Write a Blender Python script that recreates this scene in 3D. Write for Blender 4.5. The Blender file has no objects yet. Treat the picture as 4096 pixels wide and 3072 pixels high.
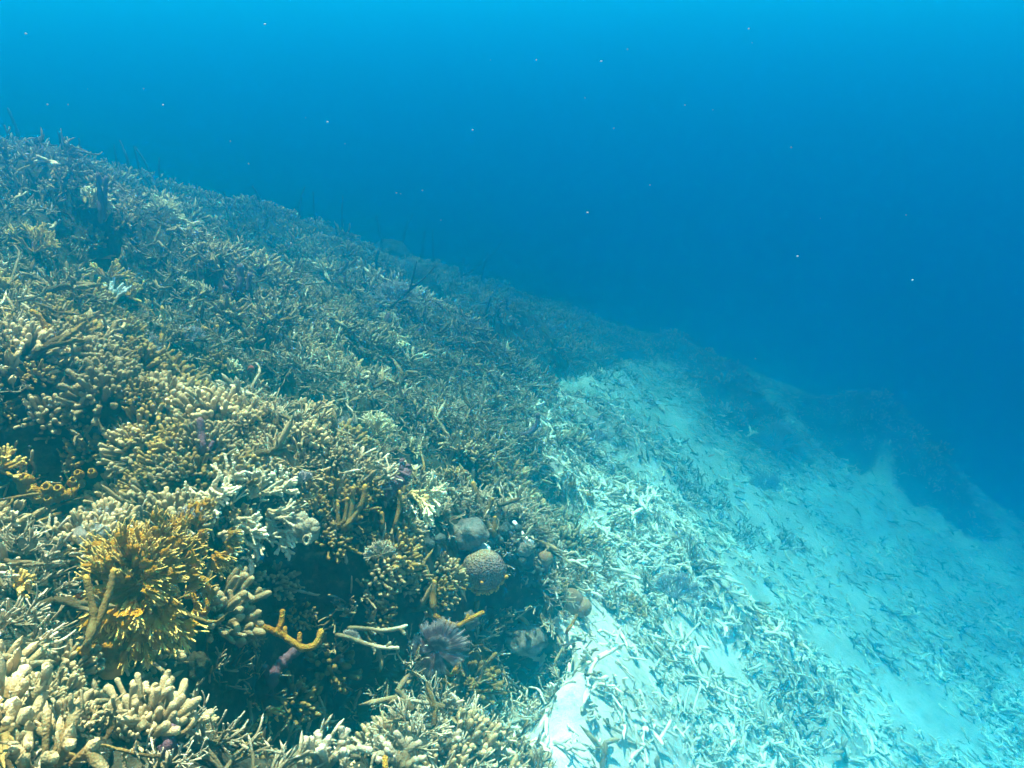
import bpy, math
import numpy as np
from mathutils import Vector, Matrix

# ------------------------------------------------------------------ camera, water light, exposure
SC = bpy.context.scene
COL = SC.collection
PITCH = math.radians(25.0)
F = 3215.0                       # focal length in pixels of the 4096 px wide photograph
cam_data = bpy.data.cameras.new('camera')
cam_data.sensor_width = 36.0
cam_data.lens = 36.0 * F / 4096.0
cam_data.clip_start = 0.05
cam_data.clip_end = 400.0
cam = bpy.data.objects.new('camera', cam_data)
COL.objects.link(cam)
cam.location = (0, 0, 0)
cam.rotation_euler = (math.radians(90) - PITCH, 0, 0)
SC.camera = cam

SUN_EL, SUN_AZ = math.radians(74.0), math.radians(-13.0)     # azimuth from +Y, negative = to the left
sun_dir = Vector((math.sin(SUN_AZ) * math.cos(SUN_EL), math.cos(SUN_AZ) * math.cos(SUN_EL), math.sin(SUN_EL)))
world = bpy.data.worlds.new('World')
SC.world = world
world.use_nodes = True
wn = world.node_tree
wn.nodes.clear()
sky = wn.nodes.new('ShaderNodeTexSky')
sky.sky_type = 'NISHITA'
sky.sun_disc = False
sky.sun_elevation = SUN_EL
sky.sun_rotation = SUN_AZ
bg = wn.nodes.new('ShaderNodeBackground')
bg.inputs['Strength'].default_value = 0.05
wo = wn.nodes.new('ShaderNodeOutputWorld')
wn.links.new(sky.outputs[0], bg.inputs['Color'])
wn.links.new(bg.outputs[0], wo.inputs['Surface'])

sl = bpy.data.lights.new('sun', 'SUN')
sl.energy = 5.0
sl.angle = math.radians(0.6)
sl.color = (1.0, 0.89, 0.72)
sun = bpy.data.objects.new('sun', sl)
COL.objects.link(sun)
sun.rotation_euler = sun_dir.to_track_quat('Z', 'Y').to_euler()
sun.location = sun_dir * 30

SC.view_settings.view_transform = 'Standard'
SC.view_settings.look = 'None'
SC.view_settings.gamma = 1
SC.view_settings.exposure = 2.45
SC.render.engine = 'CYCLES'
cy = SC.cycles
cy.use_denoising = True
cy.denoiser = 'OPENIMAGEDENOISE'
cy.max_bounces = 11
cy.diffuse_bounces = 2
cy.glossy_bounces = 1
cy.transmission_bounces = 2
cy.transparent_max_bounces = 6
cy.volume_bounces = 8
cy.use_adaptive_sampling = True
cy.adaptive_threshold = 0.02
cy.caustics_reflective = False
cy.caustics_refractive = False

# water: extinction per metre and scattering albedo
W_DENS = 0.600
W_SCAT = (0.0020, 0.2200, 0.3567)
W_ABS = (0.1606, 0.5216, 0.6367)
W_ANISO = 0.90

RNG = np.random.default_rng(11)

# ------------------------------------------------------------------ maths helpers
cP, sP = math.cos(PITCH), math.sin(PITCH)

def ray(px, py):
    u, v = (px - 2048.0) / F, (1536.0 - py) / F
    d = np.array([u, cP + v * sP, -sP + v * cP])
    return d / np.linalg.norm(d)

def project(P):
    P = np.atleast_2d(P)
    d = P[:, 1] * cP - P[:, 2] * sP
    up = P[:, 1] * sP + P[:, 2] * cP
    dd = np.where(d > 0.02, d, 0.02)
    return 2048 + F * P[:, 0] / dd, 1536 - F * up / dd, d

_tab = RNG.random((256, 256))
def vnoise(x, y):
    xi, yi = np.floor(x).astype(np.int64), np.floor(y).astype(np.int64)
    fx, fy = x - xi, y - yi
    fx = fx * fx * (3 - 2 * fx); fy = fy * fy * (3 - 2 * fy)
    a = _tab[xi & 255, yi & 255]; b = _tab[(xi + 1) & 255, yi & 255]
    c = _tab[xi & 255, (yi + 1) & 255]; d = _tab[(xi + 1) & 255, (yi + 1) & 255]
    return (a * (1 - fx) + b * fx) * (1 - fy) + (c * (1 - fx) + d * fx) * fy - 0.5

def fbm(x, y, oct=4, f=1.0):
    s, a = 0, 1.0
    for k in range(oct):
        s = s + a * vnoise(x * f + 17.3 * k, y * f - 9.1 * k)
        a *= 0.5; f *= 2.03
    return s

def sstep(a, b, x):
    t = np.clip((x - a) / (b - a), 0, 1)
    return t * t * (3 - 2 * t)

# ------------------------------------------------------------------ terrain shape
CTRL = [(0,3072,1.3),(1000,3072,1.55),(1900,3072,2.2),(2700,3072,2.9),(3500,3072,3.6),(4096,3072,4.3),
 (0,2300,1.85),(600,2300,2.0),(1300,2400,2.2),(1800,2350,2.45),(2150,2350,2.95),(2400,2400,3.25),(2050,2640,2.75),(2250,2780,2.72),(2900,2600,3.6),
 (3500,2600,4.6),(4096,2600,5.6),(0,1700,2.5),(800,1700,2.9),(1500,1700,3.5),(2100,1800,4.1),(2600,2000,4.8),
 (3300,2100,6.3),(4096,2100,8.6),(0,1100,3.6),(700,1100,4.3),(1500,1250,5.4),(2100,1450,6.4),(2400,1500,7.2),
 (3000,1600,8.8),(3600,1750,10.5),(0,700,4.7),(500,800,5.1),(1000,950,5.9),(1500,1080,7.2),(2000,1220,8.6),
 (2500,1350,9.8),(4096,1560,24),(3300,1500,18)]
CREST = [(0,560,5.6),(500,690,6.3),(1000,850,7.3),(1500,1000,8.8),(2000,1150,10.5),(2500,1320,12.5)]
CTRL = [(a, b, d * (1 + .45 * max(0, a - 2300) / 1800)) for a, b, d in CTRL]
pts = [ray(a, b) * d for a, b, d in CTRL]
for a, b, d in CREST:
    p = ray(a, b) * d
    pts.append(p)
    hd = p[:2] / np.linalg.norm(p[:2])
    sl_ = -p[2] / np.linalg.norm(p[:2])
    for ex in (2.5, 6.0):
        q = p.copy(); q[:2] += hd * ex; q[2] -= ex * (sl_ + 0.10)
        pts.append(q)
pts += [np.array(v) for v in [(-1.5,-0.5,-.75),(0,-0.8,-1.5),(2,-.8,-2.5),(-3.5,1.5,-.55),(-5,3.5,-.5),(4.5,1.0,-3.6),(10,16,-12.5),(18,18,-17),(16,30,-22),(6,24,-14)]]
pts = np.array(pts)

def _tps(r2):
    return np.where(r2 > 1e-9, 0.5 * r2 * np.log(np.maximum(r2, 1e-9)), 0.0)
n_ = len(pts)
K_ = _tps(((pts[:, None, :2] - pts[None, :, :2]) ** 2).sum(-1)) + np.eye(n_) * 0.35
Pm = np.c_[np.ones(n_), pts[:, :2]]
A_ = np.block([[K_, Pm], [Pm.T, np.zeros((3, 3))]])
W_ = np.linalg.solve(A_, np.r_[pts[:, 2], 0, 0, 0])

def H0(x, y):
    sh = np.shape(x)
    x = np.ravel(x).astype(float); y = np.ravel(y).astype(float)
    out = np.empty_like(x)
    for s in range(0, len(x), 20000):
        xs, ys = x[s:s + 20000], y[s:s + 20000]
        r2 = (xs[:, None] - pts[None, :, 0]) ** 2 + (ys[:, None] - pts[None, :, 1]) ** 2
        out[s:s + 20000] = _tps(r2) @ W_[:n_] + W_[n_] + W_[n_ + 1] * xs + W_[n_ + 2] * ys
    z = -22 + np.logaddexp(0, (out + 22) * 1.2) / 1.2
    z = -0.32 - np.logaddexp(0, (-0.32 - z) * 5) / 5
    return z.reshape(sh)

def hit(px, py, H):
    d = ray(px, py)
    t = np.geomspace(0.4, 45, 900)
    P = d[None, :] * t[:, None]
    below = P[:, 2] < H(P[:, 0], P[:, 1])
    if not below.any():
        return None
    i = int(np.argmax(below))
    if i == 0:
        return P[0]
    t2 = np.linspace(t[i - 1], t[i], 24)
    P = d[None, :] * t2[:, None]
    j = int(np.argmax(P[:, 2] < H(P[:, 0], P[:, 1])))
    return P[j]

MOUNDS = [(150,1620,.34,.16),(430,1370,.28,.13),(90,700,.45,.12),(1350,1850,.28,.12),(1500,1740,.18,.13),
 (1640,2230,.24,.16),(1180,2100,.22,.12),(900,1980,.30,.10),(1960,2170,.26,.20),(650,1060,.40,.12),
 (1080,1290,.5,.14),(1650,1290,.5,.18),(2000,1480,.40,.15),(250,2850,.35,.06),(1700,2960,.25,.06),
 (1180,1560,.3,.04),(350,900,.35,.12),(1800,1750,.35,.12),(2450,1760,.35,.18),(560,2130,.22,.08),
 (2660,1330,.45,.40),(2780,1490,.6,.34),(2900,1600,.4,.31),(3430,1740,.6,.34),(3560,1850,.7,.40),(3720,1990,.5,.32),(2980,1700,.5,.31),
 (2650,2140,.28,.14),(2780,2400,.25,.12),(2450,2850,.25,.12),(3050,2600,.3,.14),(3250,2870,.25,.12),
 (2050,1330,.5,.2),(1300,980,.6,.15)]
PITS = [(1200,2470,.19,.24),(480,1060,.30,.24),(90,1870,.20,.24),(700,1460,.24,.20),(640,2640,.20,.22),(1420,2600,.20,.2),
 (2060,2520,.18,.30),(2230,1930,.26,.2),(1750,1160,.4,.2),(300,690,.45,.2),(250,1130,.2,.15),
 (1880,2620,.22,.2),(1000,2620,.15,.15),(870,840,.5,.2),(2900,1560,.35,.3),(2300,1560,.3,.15),(1560,1500,.2,.12),(300,2040,.2,.15),(1250,2760,.15,.12)]
_md = []
for lst, sg in ((MOUNDS, 1), (PITS, -1)):
    for a, b, r, h in lst:
        p = hit(a, b, H0)
        if p is not None:
            _md.append((p[0], p[1], r, h * sg))

def edge_x(py):      # right edge of the living reef, in photograph columns, for each row
    return np.interp(py, [1000,1300,1380,1450,1520,1620,1800,2150,2350,2550,2750,3000,3300],
                         [4600,3300,2900,2480,2220,2150,2220,2250,2250,2230,2150,2050,1900])

def reefness(x, y, z, bands=True):
    px, py, d = project(np.c_[np.ravel(x), np.ravel(y), np.ravel(z)])
    n = fbm(np.ravel(x), np.ravel(y), 3, 1.6)
    scale = F / np.maximum(d, .3)
    s = (edge_x(py) - px) / scale + n * 0.22
    r = sstep(-0.05, 0.05, s)
    r = np.where(d < 0.3, (np.ravel(x) < 0.1) * 1.0, r)
    X, Y = np.ravel(x), np.ravel(y)
    dark = np.zeros_like(r)
    for cx, cy_, rr, h in _md:
        if h > .3:
            q = ((X - cx) ** 2 + (Y - cy_) ** 2) / (rr * rr * 1.25)
            dark = np.maximum(dark, 1 - sstep(0.8, 1.8, q + n * 1.5))
    band = sstep(.10, .34, fbm(X * .55 + 3.3, Y * .55 + 8.1, 3) + .16) * sstep(3.2, 4.6, np.hypot(X, Y)) * .35 * sstep(-1.8, -3.2, s)
    if bands: dark = np.maximum(dark, band)
    return np.maximum(r, dark).reshape(np.shape(x))

def HOLLOW(x, y):
    return sstep(.15, .27, fbm(x + 13, y + 40, 3, 1.75))

def H(x, y):
    x = np.asarray(x, float); y = np.asarray(y, float)
    z = H0(x, y)
    for cx, cy_, r, h in _md:
        q = ((x - cx) ** 2 + (y - cy_) ** 2) / (r * r)
        z = z + h * (1.25 * np.exp(-q * q) if h < 0 else np.exp(-q * q * .8))
    rn = reefness(x, y, z)
    z = z + fbm(x, y, 4, 1.1) * (0.05 + 0.09 * rn)
    z = z - HOLLOW(x, y) * .11 * rn
    z = z + fbm(x + 31, y + 7, 3, 5.0) * (0.012 + 0.05 * rn)
    return z

# ------------------------------------------------------------------ mesh helpers
class Acc:
    def __init__(s):
        s.v, s.f, s.a, s.n = [], [], [], 0
    def add(s, V, Q, a):
        s.v.append(V.reshape(-1, 3)); s.f.append(Q.reshape(-1, 4) + s.n); s.a.append(np.ravel(a)); s.n += V.size // 3
    def merge(s, o, M, off, shift=0.0):
        V = np.concatenate(o.v) @ np.array(M).T + off
        s.add(V, np.concatenate(o.f), np.clip(np.concatenate(o.a) + shift, 0, 1))
    def mesh(s, name, mat, smooth=True):
        V = np.concatenate(s.v).astype(np.float32); Q = np.concatenate(s.f).astype(np.int32); A = np.concatenate(s.a).astype(np.float32)
        me = bpy.data.meshes.new(name)
        me.vertices.add(len(V)); me.vertices.foreach_set('co', V.ravel())
        me.loops.add(Q.size); me.loops.foreach_set('vertex_index', Q.ravel())
        me.polygons.add(len(Q)); me.polygons.foreach_set('loop_start', np.arange(0, Q.size, 4, dtype=np.int32))
        me.polygons.foreach_set('use_smooth', np.full(len(Q), smooth))
        at = me.attributes.new('tip', 'FLOAT', 'POINT'); at.data.foreach_set('value', A)
        me.update(calc_edges=True)
        me.validate()
        me.materials.append(mat)
        return me

def norm(v):
    return v / np.maximum(np.linalg.norm(v, axis=-1, keepdims=True), 1e-9)

def grid_faces(N, R, S):
    i, j, k = np.meshgrid(np.arange(N), np.arange(R - 1), np.arange(S), indexing='ij')
    b = i * R * S
    k2 = (k + 1) % S
    return np.stack([b + j * S + k, b + j * S + k2, b + (j + 1) * S + k2, b + (j + 1) * S + k], -1).reshape(-1, 4)

TV = np.array([0, .2, .42, .62, .78, .90, .97, 1.0])
PF = np.array([.95, .92, .90, .97, 1.06, .92, .55, .04])
TV5 = np.array([0, .45, .8, 1.0]); PF5 = np.array([.95, .95, 1.0, .08])

def add_fingers(acc, P, D, L, R, bend=None, sides=8, low=False, knob=.13, rng=RNG, taper=1.0, flat=None, a0=0.0, a1=1.0):
    P = np.atleast_2d(P); N = len(P)
    D = norm(np.atleast_2d(D)); L = np.broadcast_to(L, (N,)); R = np.broadcast_to(R, (N,))
    tv, pf = (TV5, PF5) if low else (TV, PF)
    if bend is None:
        bend = rng.normal(0, .18, (N, 3))
    up = np.where(np.abs(D[:, 2:3]) > .9, np.array([[1., 0, 0]]), np.array([[0, 0, 1.]]))
    U = norm(np.cross(D, up)); Vv = np.cross(D, U)
    th = np.linspace(0, 2 * np.pi, sides, endpoint=False)
    c, s_ = np.cos(th), np.sin(th)
    prof = pf[None, :] * (taper + (1 - taper) * (1 - tv[None, :])) if taper <= 1 else pf[None, :] * (1 - (taper - 1) * tv[None, :])
    prof = np.repeat(prof, N, 0) * (1 + knob * rng.normal(0, 1, (N, len(tv))) * (np.arange(len(tv)) < len(tv) - 2))
    # keep the rounded end round however long the finger is
    Tm = np.repeat(tv[None, :], N, 0)
    if not low:
        cap = np.minimum(R / L * 1.0, .35)[:, None]
        Tm[:, 5:6] = 1 - cap * .42; Tm[:, 6:7] = 1 - cap * .12; Tm[:, 4:5] = 1 - cap
        Tm[:, 3:4] = np.minimum(Tm[:, 3:4], 1 - cap * 1.5)
    cen = P[:, None, :] + D[:, None, :] * (L[:, None] * Tm)[..., None] + bend[:, None, :] * (L[:, None] * Tm ** 2)[..., None]
    rr = (R[:, None] * prof)
    wob = 1 + knob * .6 * rng.normal(0, 1, (N, len(tv), sides))
    fl = 1.0 if flat is None else flat
    V = cen[:, :, None, :] + (rr[..., None] * wob)[..., None] * (U[:, None, None, :] * c[None, None, :, None] + Vv[:, None, None, :] * s_[None, None, :, None] * fl)
    a = a0 + (a1 - a0) * Tm[:, :, None] + np.zeros((1, 1, sides))
    acc.add(V, grid_faces(N, len(tv), sides), a)
    return cen[:, -1, :]

def add_tube(acc, pts_, rad, sides=10, sub=5, lump=.05, rng=RNG, round_end=True, a0=0., a1=1.):
    """smooth tube through points, rounded at the far end"""
    P = np.array(pts_, float); n = len(P)
    rad = np.broadcast_to(rad, (n,)).astype(float)
    tt = np.linspace(0, n - 1, (n - 1) * sub + 1)
    i = np.minimum(tt.astype(int), n - 2); f = (tt - i)[:, None]
    Pm1 = P[np.maximum(i - 1, 0)]; P0 = P[i]; P1 = P[i + 1]; P2 = P[np.minimum(i + 2, n - 1)]
    C = .5 * ((2 * P0) + (-Pm1 + P1) * f + (2 * Pm1 - 5 * P0 + 4 * P1 - P2) * f ** 2 + (-Pm1 + 3 * P0 - 3 * P1 + P2) * f ** 3)
    R = np.interp(tt, np.arange(n), rad)
    R = R * (1 + lump * rng.normal(0, 1, len(R)))
    if round_end:
        d = norm(C[-1] - C[-2]); re = R[-1]
        C = np.vstack([C, C[-1] + d * re * .5, C[-1] + d * re * .85, C[-1] + d * re * 1.0])
        R = np.r_[R, re * .87, re * .5, re * .03]
    m = len(C)
    T = norm(np.gradient(C, axis=0))
    U = np.zeros((m, 3)); u = np.cross(T[0], [0.31, .11, 1]); u = norm(u)
    for k in range(m):
        u = u - T[k] * (u @ T[k]); u = norm(u); U[k] = u
    W = np.cross(T, U)
    th = np.linspace(0, 2 * np.pi, sides, endpoint=False)
    rr = R[:, None] * (1 + lump * rng.normal(0, .8, (m, sides)))
    V = C[:, None, :] + rr[..., None] * (U[:, None, :] * np.cos(th)[None, :, None] + W[:, None, :] * np.sin(th)[None, :, None])
    a = a0 + (a1 - a0) * np.linspace(0, 1, m)[:, None] + np.zeros((1, sides))
    acc.add(V, grid_faces(1, m, sides), a)

def add_blob(acc, c, r, lump=.1, freq=4.0, nu=24, nv=14, rng=RNG, squash=1.0, a=0.0, cut=-1.0):
    """a lumpy closed dome"""
    ph = rng.uniform(0, 50, 2)
    v = np.linspace(math.asin(max(cut, -.999)), math.pi / 2 - .01, nv)
    u = np.linspace(0, 2 * np.pi, nu, endpoint=False)
    vv, uu = np.meshgrid(v, u, indexing='ij')
    x, y, z = np.cos(vv) * np.cos(uu), np.cos(vv) * np.sin(uu), np.sin(vv)
    d = 1 + lump * 2 * (fbm(x * freq * .5 + ph[0] + z * 1.7, y * freq * .5 + ph[1] - z * 1.3, 3))
    r = np.broadcast_to(np.asarray(r, float), (3,))
    V = np.stack([x * d * r[0], y * d * r[1], z * d * r[2] * squash], -1) + np.asarray(c)
    acc.add(V, grid_faces(1, nv, nu), np.full(nv * nu, a) if np.isscalar(a) else a)

# ------------------------------------------------------------------ materials
def new_mat(name):
    m = bpy.data.materials.new(name); m.use_nodes = True
    nt = m.node_tree; nt.nodes.clear()
    out = nt.nodes.new('ShaderNodeOutputMaterial'); b = nt.nodes.new('ShaderNodeBsdfPrincipled')
    b.inputs['Roughness'].default_value = .85
    b.inputs['Specular IOR Level'].default_value = .08
    nt.links.new(b.outputs[0], out.inputs['Surface'])
    return m, nt, b

def N(nt, t, **kw):
    n = nt.nodes.new(t)
    for k, v in kw.items():
        if k in n.inputs: n.inputs[k].default_value = v
        else: setattr(n, k, v)
    return n

def ramp(nt, stops):
    r = nt.nodes.new('ShaderNodeValToRGB'); e = r.color_ramp.elements
    e[0].position, e[0].color = stops[0][0], (*stops[0][1], 1)
    e[1].position, e[1].color = stops[-1][0], (*stops[-1][1], 1)
    for p, c in stops[1:-1]:
        q = e.new(p); q.color = (*c, 1)
    return r

def coral_mat(name, side, tip, dirt=(.05, .06, .03), dirt_amt=.5, scale=60, bump=.5, vary=.22, tip_from=.35, random_hue=True, rough=.003):
    """living coral: darker flanks and a paler growing end, partly painted light on the tips, algae film in patches, fine polyp bump"""
    m, nt, b = new_mat(name); L = nt.links.new
    tc = N(nt, 'ShaderNodeTexCoord'); at = N(nt, 'ShaderNodeAttribute', attribute_name='tip')
    rp = ramp(nt, [(0, side), (tip_from, side), (.97, tip)])
    L(at.outputs['Fac'], rp.inputs[0])
    nz = N(nt, 'ShaderNodeTexNoise', Scale=scale * .28, Detail=4.0, Roughness=.65); L(tc.outputs['Object'], nz.inputs['Vector'])
    rr = ramp(nt, [(.42, (0, 0, 0)), (.68, (1, 1, 1))]); L(nz.outputs['Fac'], rr.inputs[0])
    ml = N(nt, 'ShaderNodeMath', operation='MULTIPLY'); ml.inputs[1].default_value = dirt_amt; L(rr.outputs[0], ml.inputs[0])
    mx = N(nt, 'ShaderNodeMix', data_type='RGBA'); L(ml.outputs[0], mx.inputs['Factor']); L(rp.outputs[0], mx.inputs['A']); mx.inputs['B'].default_value = (*dirt, 1)
    nb = N(nt, 'ShaderNodeTexNoise', Scale=2.3, Detail=3.0); L(tc.outputs['Object'], nb.inputs['Vector'])
    mb = N(nt, 'ShaderNodeMapRange'); L(nb.outputs['Fac'], mb.inputs['Value']); mb.inputs['From Min'].default_value = .3; mb.inputs['From Max'].default_value = .7
    mb.inputs['To Min'].default_value = .58; mb.inputs['To Max'].default_value = 1.5
    hb = N(nt, 'ShaderNodeHueSaturation'); L(mb.outputs[0], hb.inputs['Value']); L(mx.outputs['Result'], hb.inputs['Color'])
    last = hb.outputs[0]
    if random_hue:
        oi = N(nt, 'ShaderNodeObjectInfo')
        mr = N(nt, 'ShaderNodeMapRange'); L(oi.outputs['Random'], mr.inputs['Value'])
        mr.inputs['To Min'].default_value = 1 - vary * 2; mr.inputs['To Max'].default_value = 1 + vary
        hs = N(nt, 'ShaderNodeHueSaturation'); L(mr.outputs[0], hs.inputs['Value']); L(last, hs.inputs['Color'])
        last = hs.outputs[0]
    L(last, b.inputs['Base Color'])
    vo = N(nt, 'ShaderNodeTexVoronoi', Scale=scale * 4.5); L(tc.outputs['Object'], vo.inputs['Vector'])
    n2 = N(nt, 'ShaderNodeTexNoise', Scale=scale * 1.2, Detail=3.0); L(tc.outputs['Object'], n2.inputs['Vector'])
    ad = N(nt, 'ShaderNodeMath', operation='ADD'); L(vo.outputs['Distance'], ad.inputs[0]); L(n2.outputs['Fac'], ad.inputs[1])
    if rough > .003:
        n4 = N(nt, 'ShaderNodeTexNoise', Scale=scale * .5, Detail=6.0, Roughness=.75); L(tc.outputs['Object'], n4.inputs['Vector'])
        a4 = N(nt, 'ShaderNodeMath', operation='MULTIPLY_ADD'); L(n4.outputs['Fac'], a4.inputs[0]); a4.inputs[1].default_value = 3.0; L(ad.outputs[0], a4.inputs[2]); ad = a4
    bp = N(nt, 'ShaderNodeBump', Strength=1.0 if rough > .003 else bump, Distance=rough); L(ad.outputs[0], bp.inputs['Height']); L(bp.outputs[0], b.inputs['Normal'])
    return m

M = {}
M['cream'] = coral_mat('cream_coral', (.16, .09, .03), (.70, .49, .24), dirt_amt=.7)
M['olive'] = coral_mat('olive_coral', (.11, .06, .018), (.52, .32, .09), dirt_amt=.5)
M['mauve'] = coral_mat('mauve_coral', (.17, .135, .12), (.46, .38, .31), dirt_amt=.4)
M['stag'] = coral_mat('pale_branch', (.24, .17, .085), (.78, .62, .40), dirt_amt=.45, scale=50)
M['bleach'] = coral_mat('bleached_branch', (.62, .47, .26), (.92, .79, .50), dirt_amt=.25, scale=50)
M['rubble'] = coral_mat('rubble_branch', (.70, .64, .48), (.82, .77, .60), dirt=(.20, .19, .12), dirt_amt=.6, scale=45)
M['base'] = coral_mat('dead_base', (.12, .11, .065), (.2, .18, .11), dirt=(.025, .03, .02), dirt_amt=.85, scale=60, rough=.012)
M['yellow'] = coral_mat('yellow_fire_coral', (.46, .23, .03), (.86, .56, .15), dirt_amt=.18, tip_from=.3, random_hue=False)
M['ochre'] = coral_mat('ochre_fire_coral', (.42, .19, .014), (.84, .52, .13), dirt=(.09, .06, .015), dirt_amt=.6, tip_from=.45, random_hue=False)
M['fan_yellow'] = coral_mat('pale_yellow_branch', (.72, .52, .20), (.92, .80, .48), dirt_amt=.12, random_hue=False)
M['orange'] = coral_mat('orange_sponge', (.50, .215, .014), (.80, .42, .05), dirt=(.16, .08, .015), dirt_amt=.6, rough=.006, random_hue=False)
M['brownrope'] = coral_mat('brown_rope_sponge', (.20, .12, .035), (.75, .42, .06), dirt_amt=.4, tip_from=.8, random_hue=False)
M['purple'] = coral_mat('purple_sponge', (.13, .065, .08), (.20, .115, .135), dirt=(.06, .035, .04), dirt_amt=.5, random_hue=False)
M['teal'] = coral_mat('grey_sponge', (.14, .17, .155), (.22, .26, .23), dirt=(.03, .04, .04), dirt_amt=.5, scale=110, random_hue=False, rough=.008)
M['tan'] = coral_mat('tan_encrusted_rock', (.55, .47, .38), (.66, .58, .48), dirt=(.07, .08, .06), dirt_amt=.9, scale=130, random_hue=False, rough=.010)
M['whip'] = coral_mat('dark_sea_rod', (.06, .05, .055), (.12, .09, .10), dirt_amt=.3)
M['gauze'] = coral_mat('grey_sea_fan', (.38, .33, .34), (.52, .46, .46), dirt_amt=.2, random_hue=False)
M['white'] = coral_mat('white_bare_coral', (.86, .82, .72), (.92, .90, .82), dirt_amt=.05, random_hue=False)
M['blue'] = coral_mat('blue_sponge', (.03, .18, .40), (.06, .30, .55), dirt_amt=.3, random_hue=False)
M['red'] = coral_mat('red_sponge', (.35, .05, .03), (.5, .10, .06), dirt_amt=.3, random_hue=False)

def honey_mat():
    m, nt, b = new_mat('honeycomb_sponge'); L = nt.links.new
    tc = N(nt, 'ShaderNodeTexCoord')
    vo = N(nt, 'ShaderNodeTexVoronoi', Scale=150.0); vo.feature = 'F1'; L(tc.outputs['Object'], vo.inputs['Vector'])
    r = ramp(nt, [(.18, (.09, .055, .055)), (.5, (.30, .19, .15)), (.85, (.44, .30, .22))]); L(vo.outputs['Distance'], r.inputs[0])
    nz = N(nt, 'ShaderNodeTexNoise', Scale=16.0, Detail=3.0); L(tc.outputs['Object'], nz.inputs['Vector'])
    at = N(nt, 'ShaderNodeAttribute', attribute_name='tip')
    mx = N(nt, 'ShaderNodeMix', data_type='RGBA'); L(at.outputs['Fac'], mx.inputs['Factor']); L(r.outputs[0], mx.inputs['A']); mx.inputs['B'].default_value = (.72, .50, .16, 1)
    m2 = N(nt, 'ShaderNodeMix', data_type='RGBA', blend_type='MULTIPLY'); m2.inputs['Factor'].default_value = .5
    L(mx.outputs['Result'], m2.inputs['A']); L(nz.outputs['Fac'], m2.inputs['B']); L(m2.outputs['Result'], b.inputs['Base Color'])
    bp = N(nt, 'ShaderNodeBump', Strength=1.0, Distance=.004); L(vo.outputs['Distance'], bp.inputs['Height']); L(bp.outputs[0], b.inputs['Normal'])
    return m
M['honey'] = honey_mat()

def brain_mat():
    m, nt, b = new_mat('brown_brain_coral'); L = nt.links.new
    tc = N(nt, 'ShaderNodeTexCoord')
    nz = N(nt, 'ShaderNodeTexNoise', Scale=22.0, Detail=4.0); L(tc.outputs['Object'], nz.inputs['Vector'])
    vo = N(nt, 'ShaderNodeTexVoronoi', Scale=260.0); L(tc.outputs['Object'], vo.inputs['Vector'])
    r = ramp(nt, [(.3, (.20, .10, .05)), (.7, (.42, .25, .12))]); L(nz.outputs['Fac'], r.inputs[0])
    m2 = N(nt, 'ShaderNodeMix', data_type='RGBA', blend_type='MULTIPLY'); m2.inputs['Factor'].default_value = .6
    L(r.outputs[0], m2.inputs['A']); L(vo.outputs['Distance'], m2.inputs['B']); L(r.outputs[0], b.inputs['Base Color'])
    bp = N(nt, 'ShaderNodeBump', Strength=.7, Distance=.003); L(vo.outputs['Distance'], bp.inputs['Height']); L(bp.outputs[0], b.inputs['Normal'])
    return m
M['brain'] = brain_mat()

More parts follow.
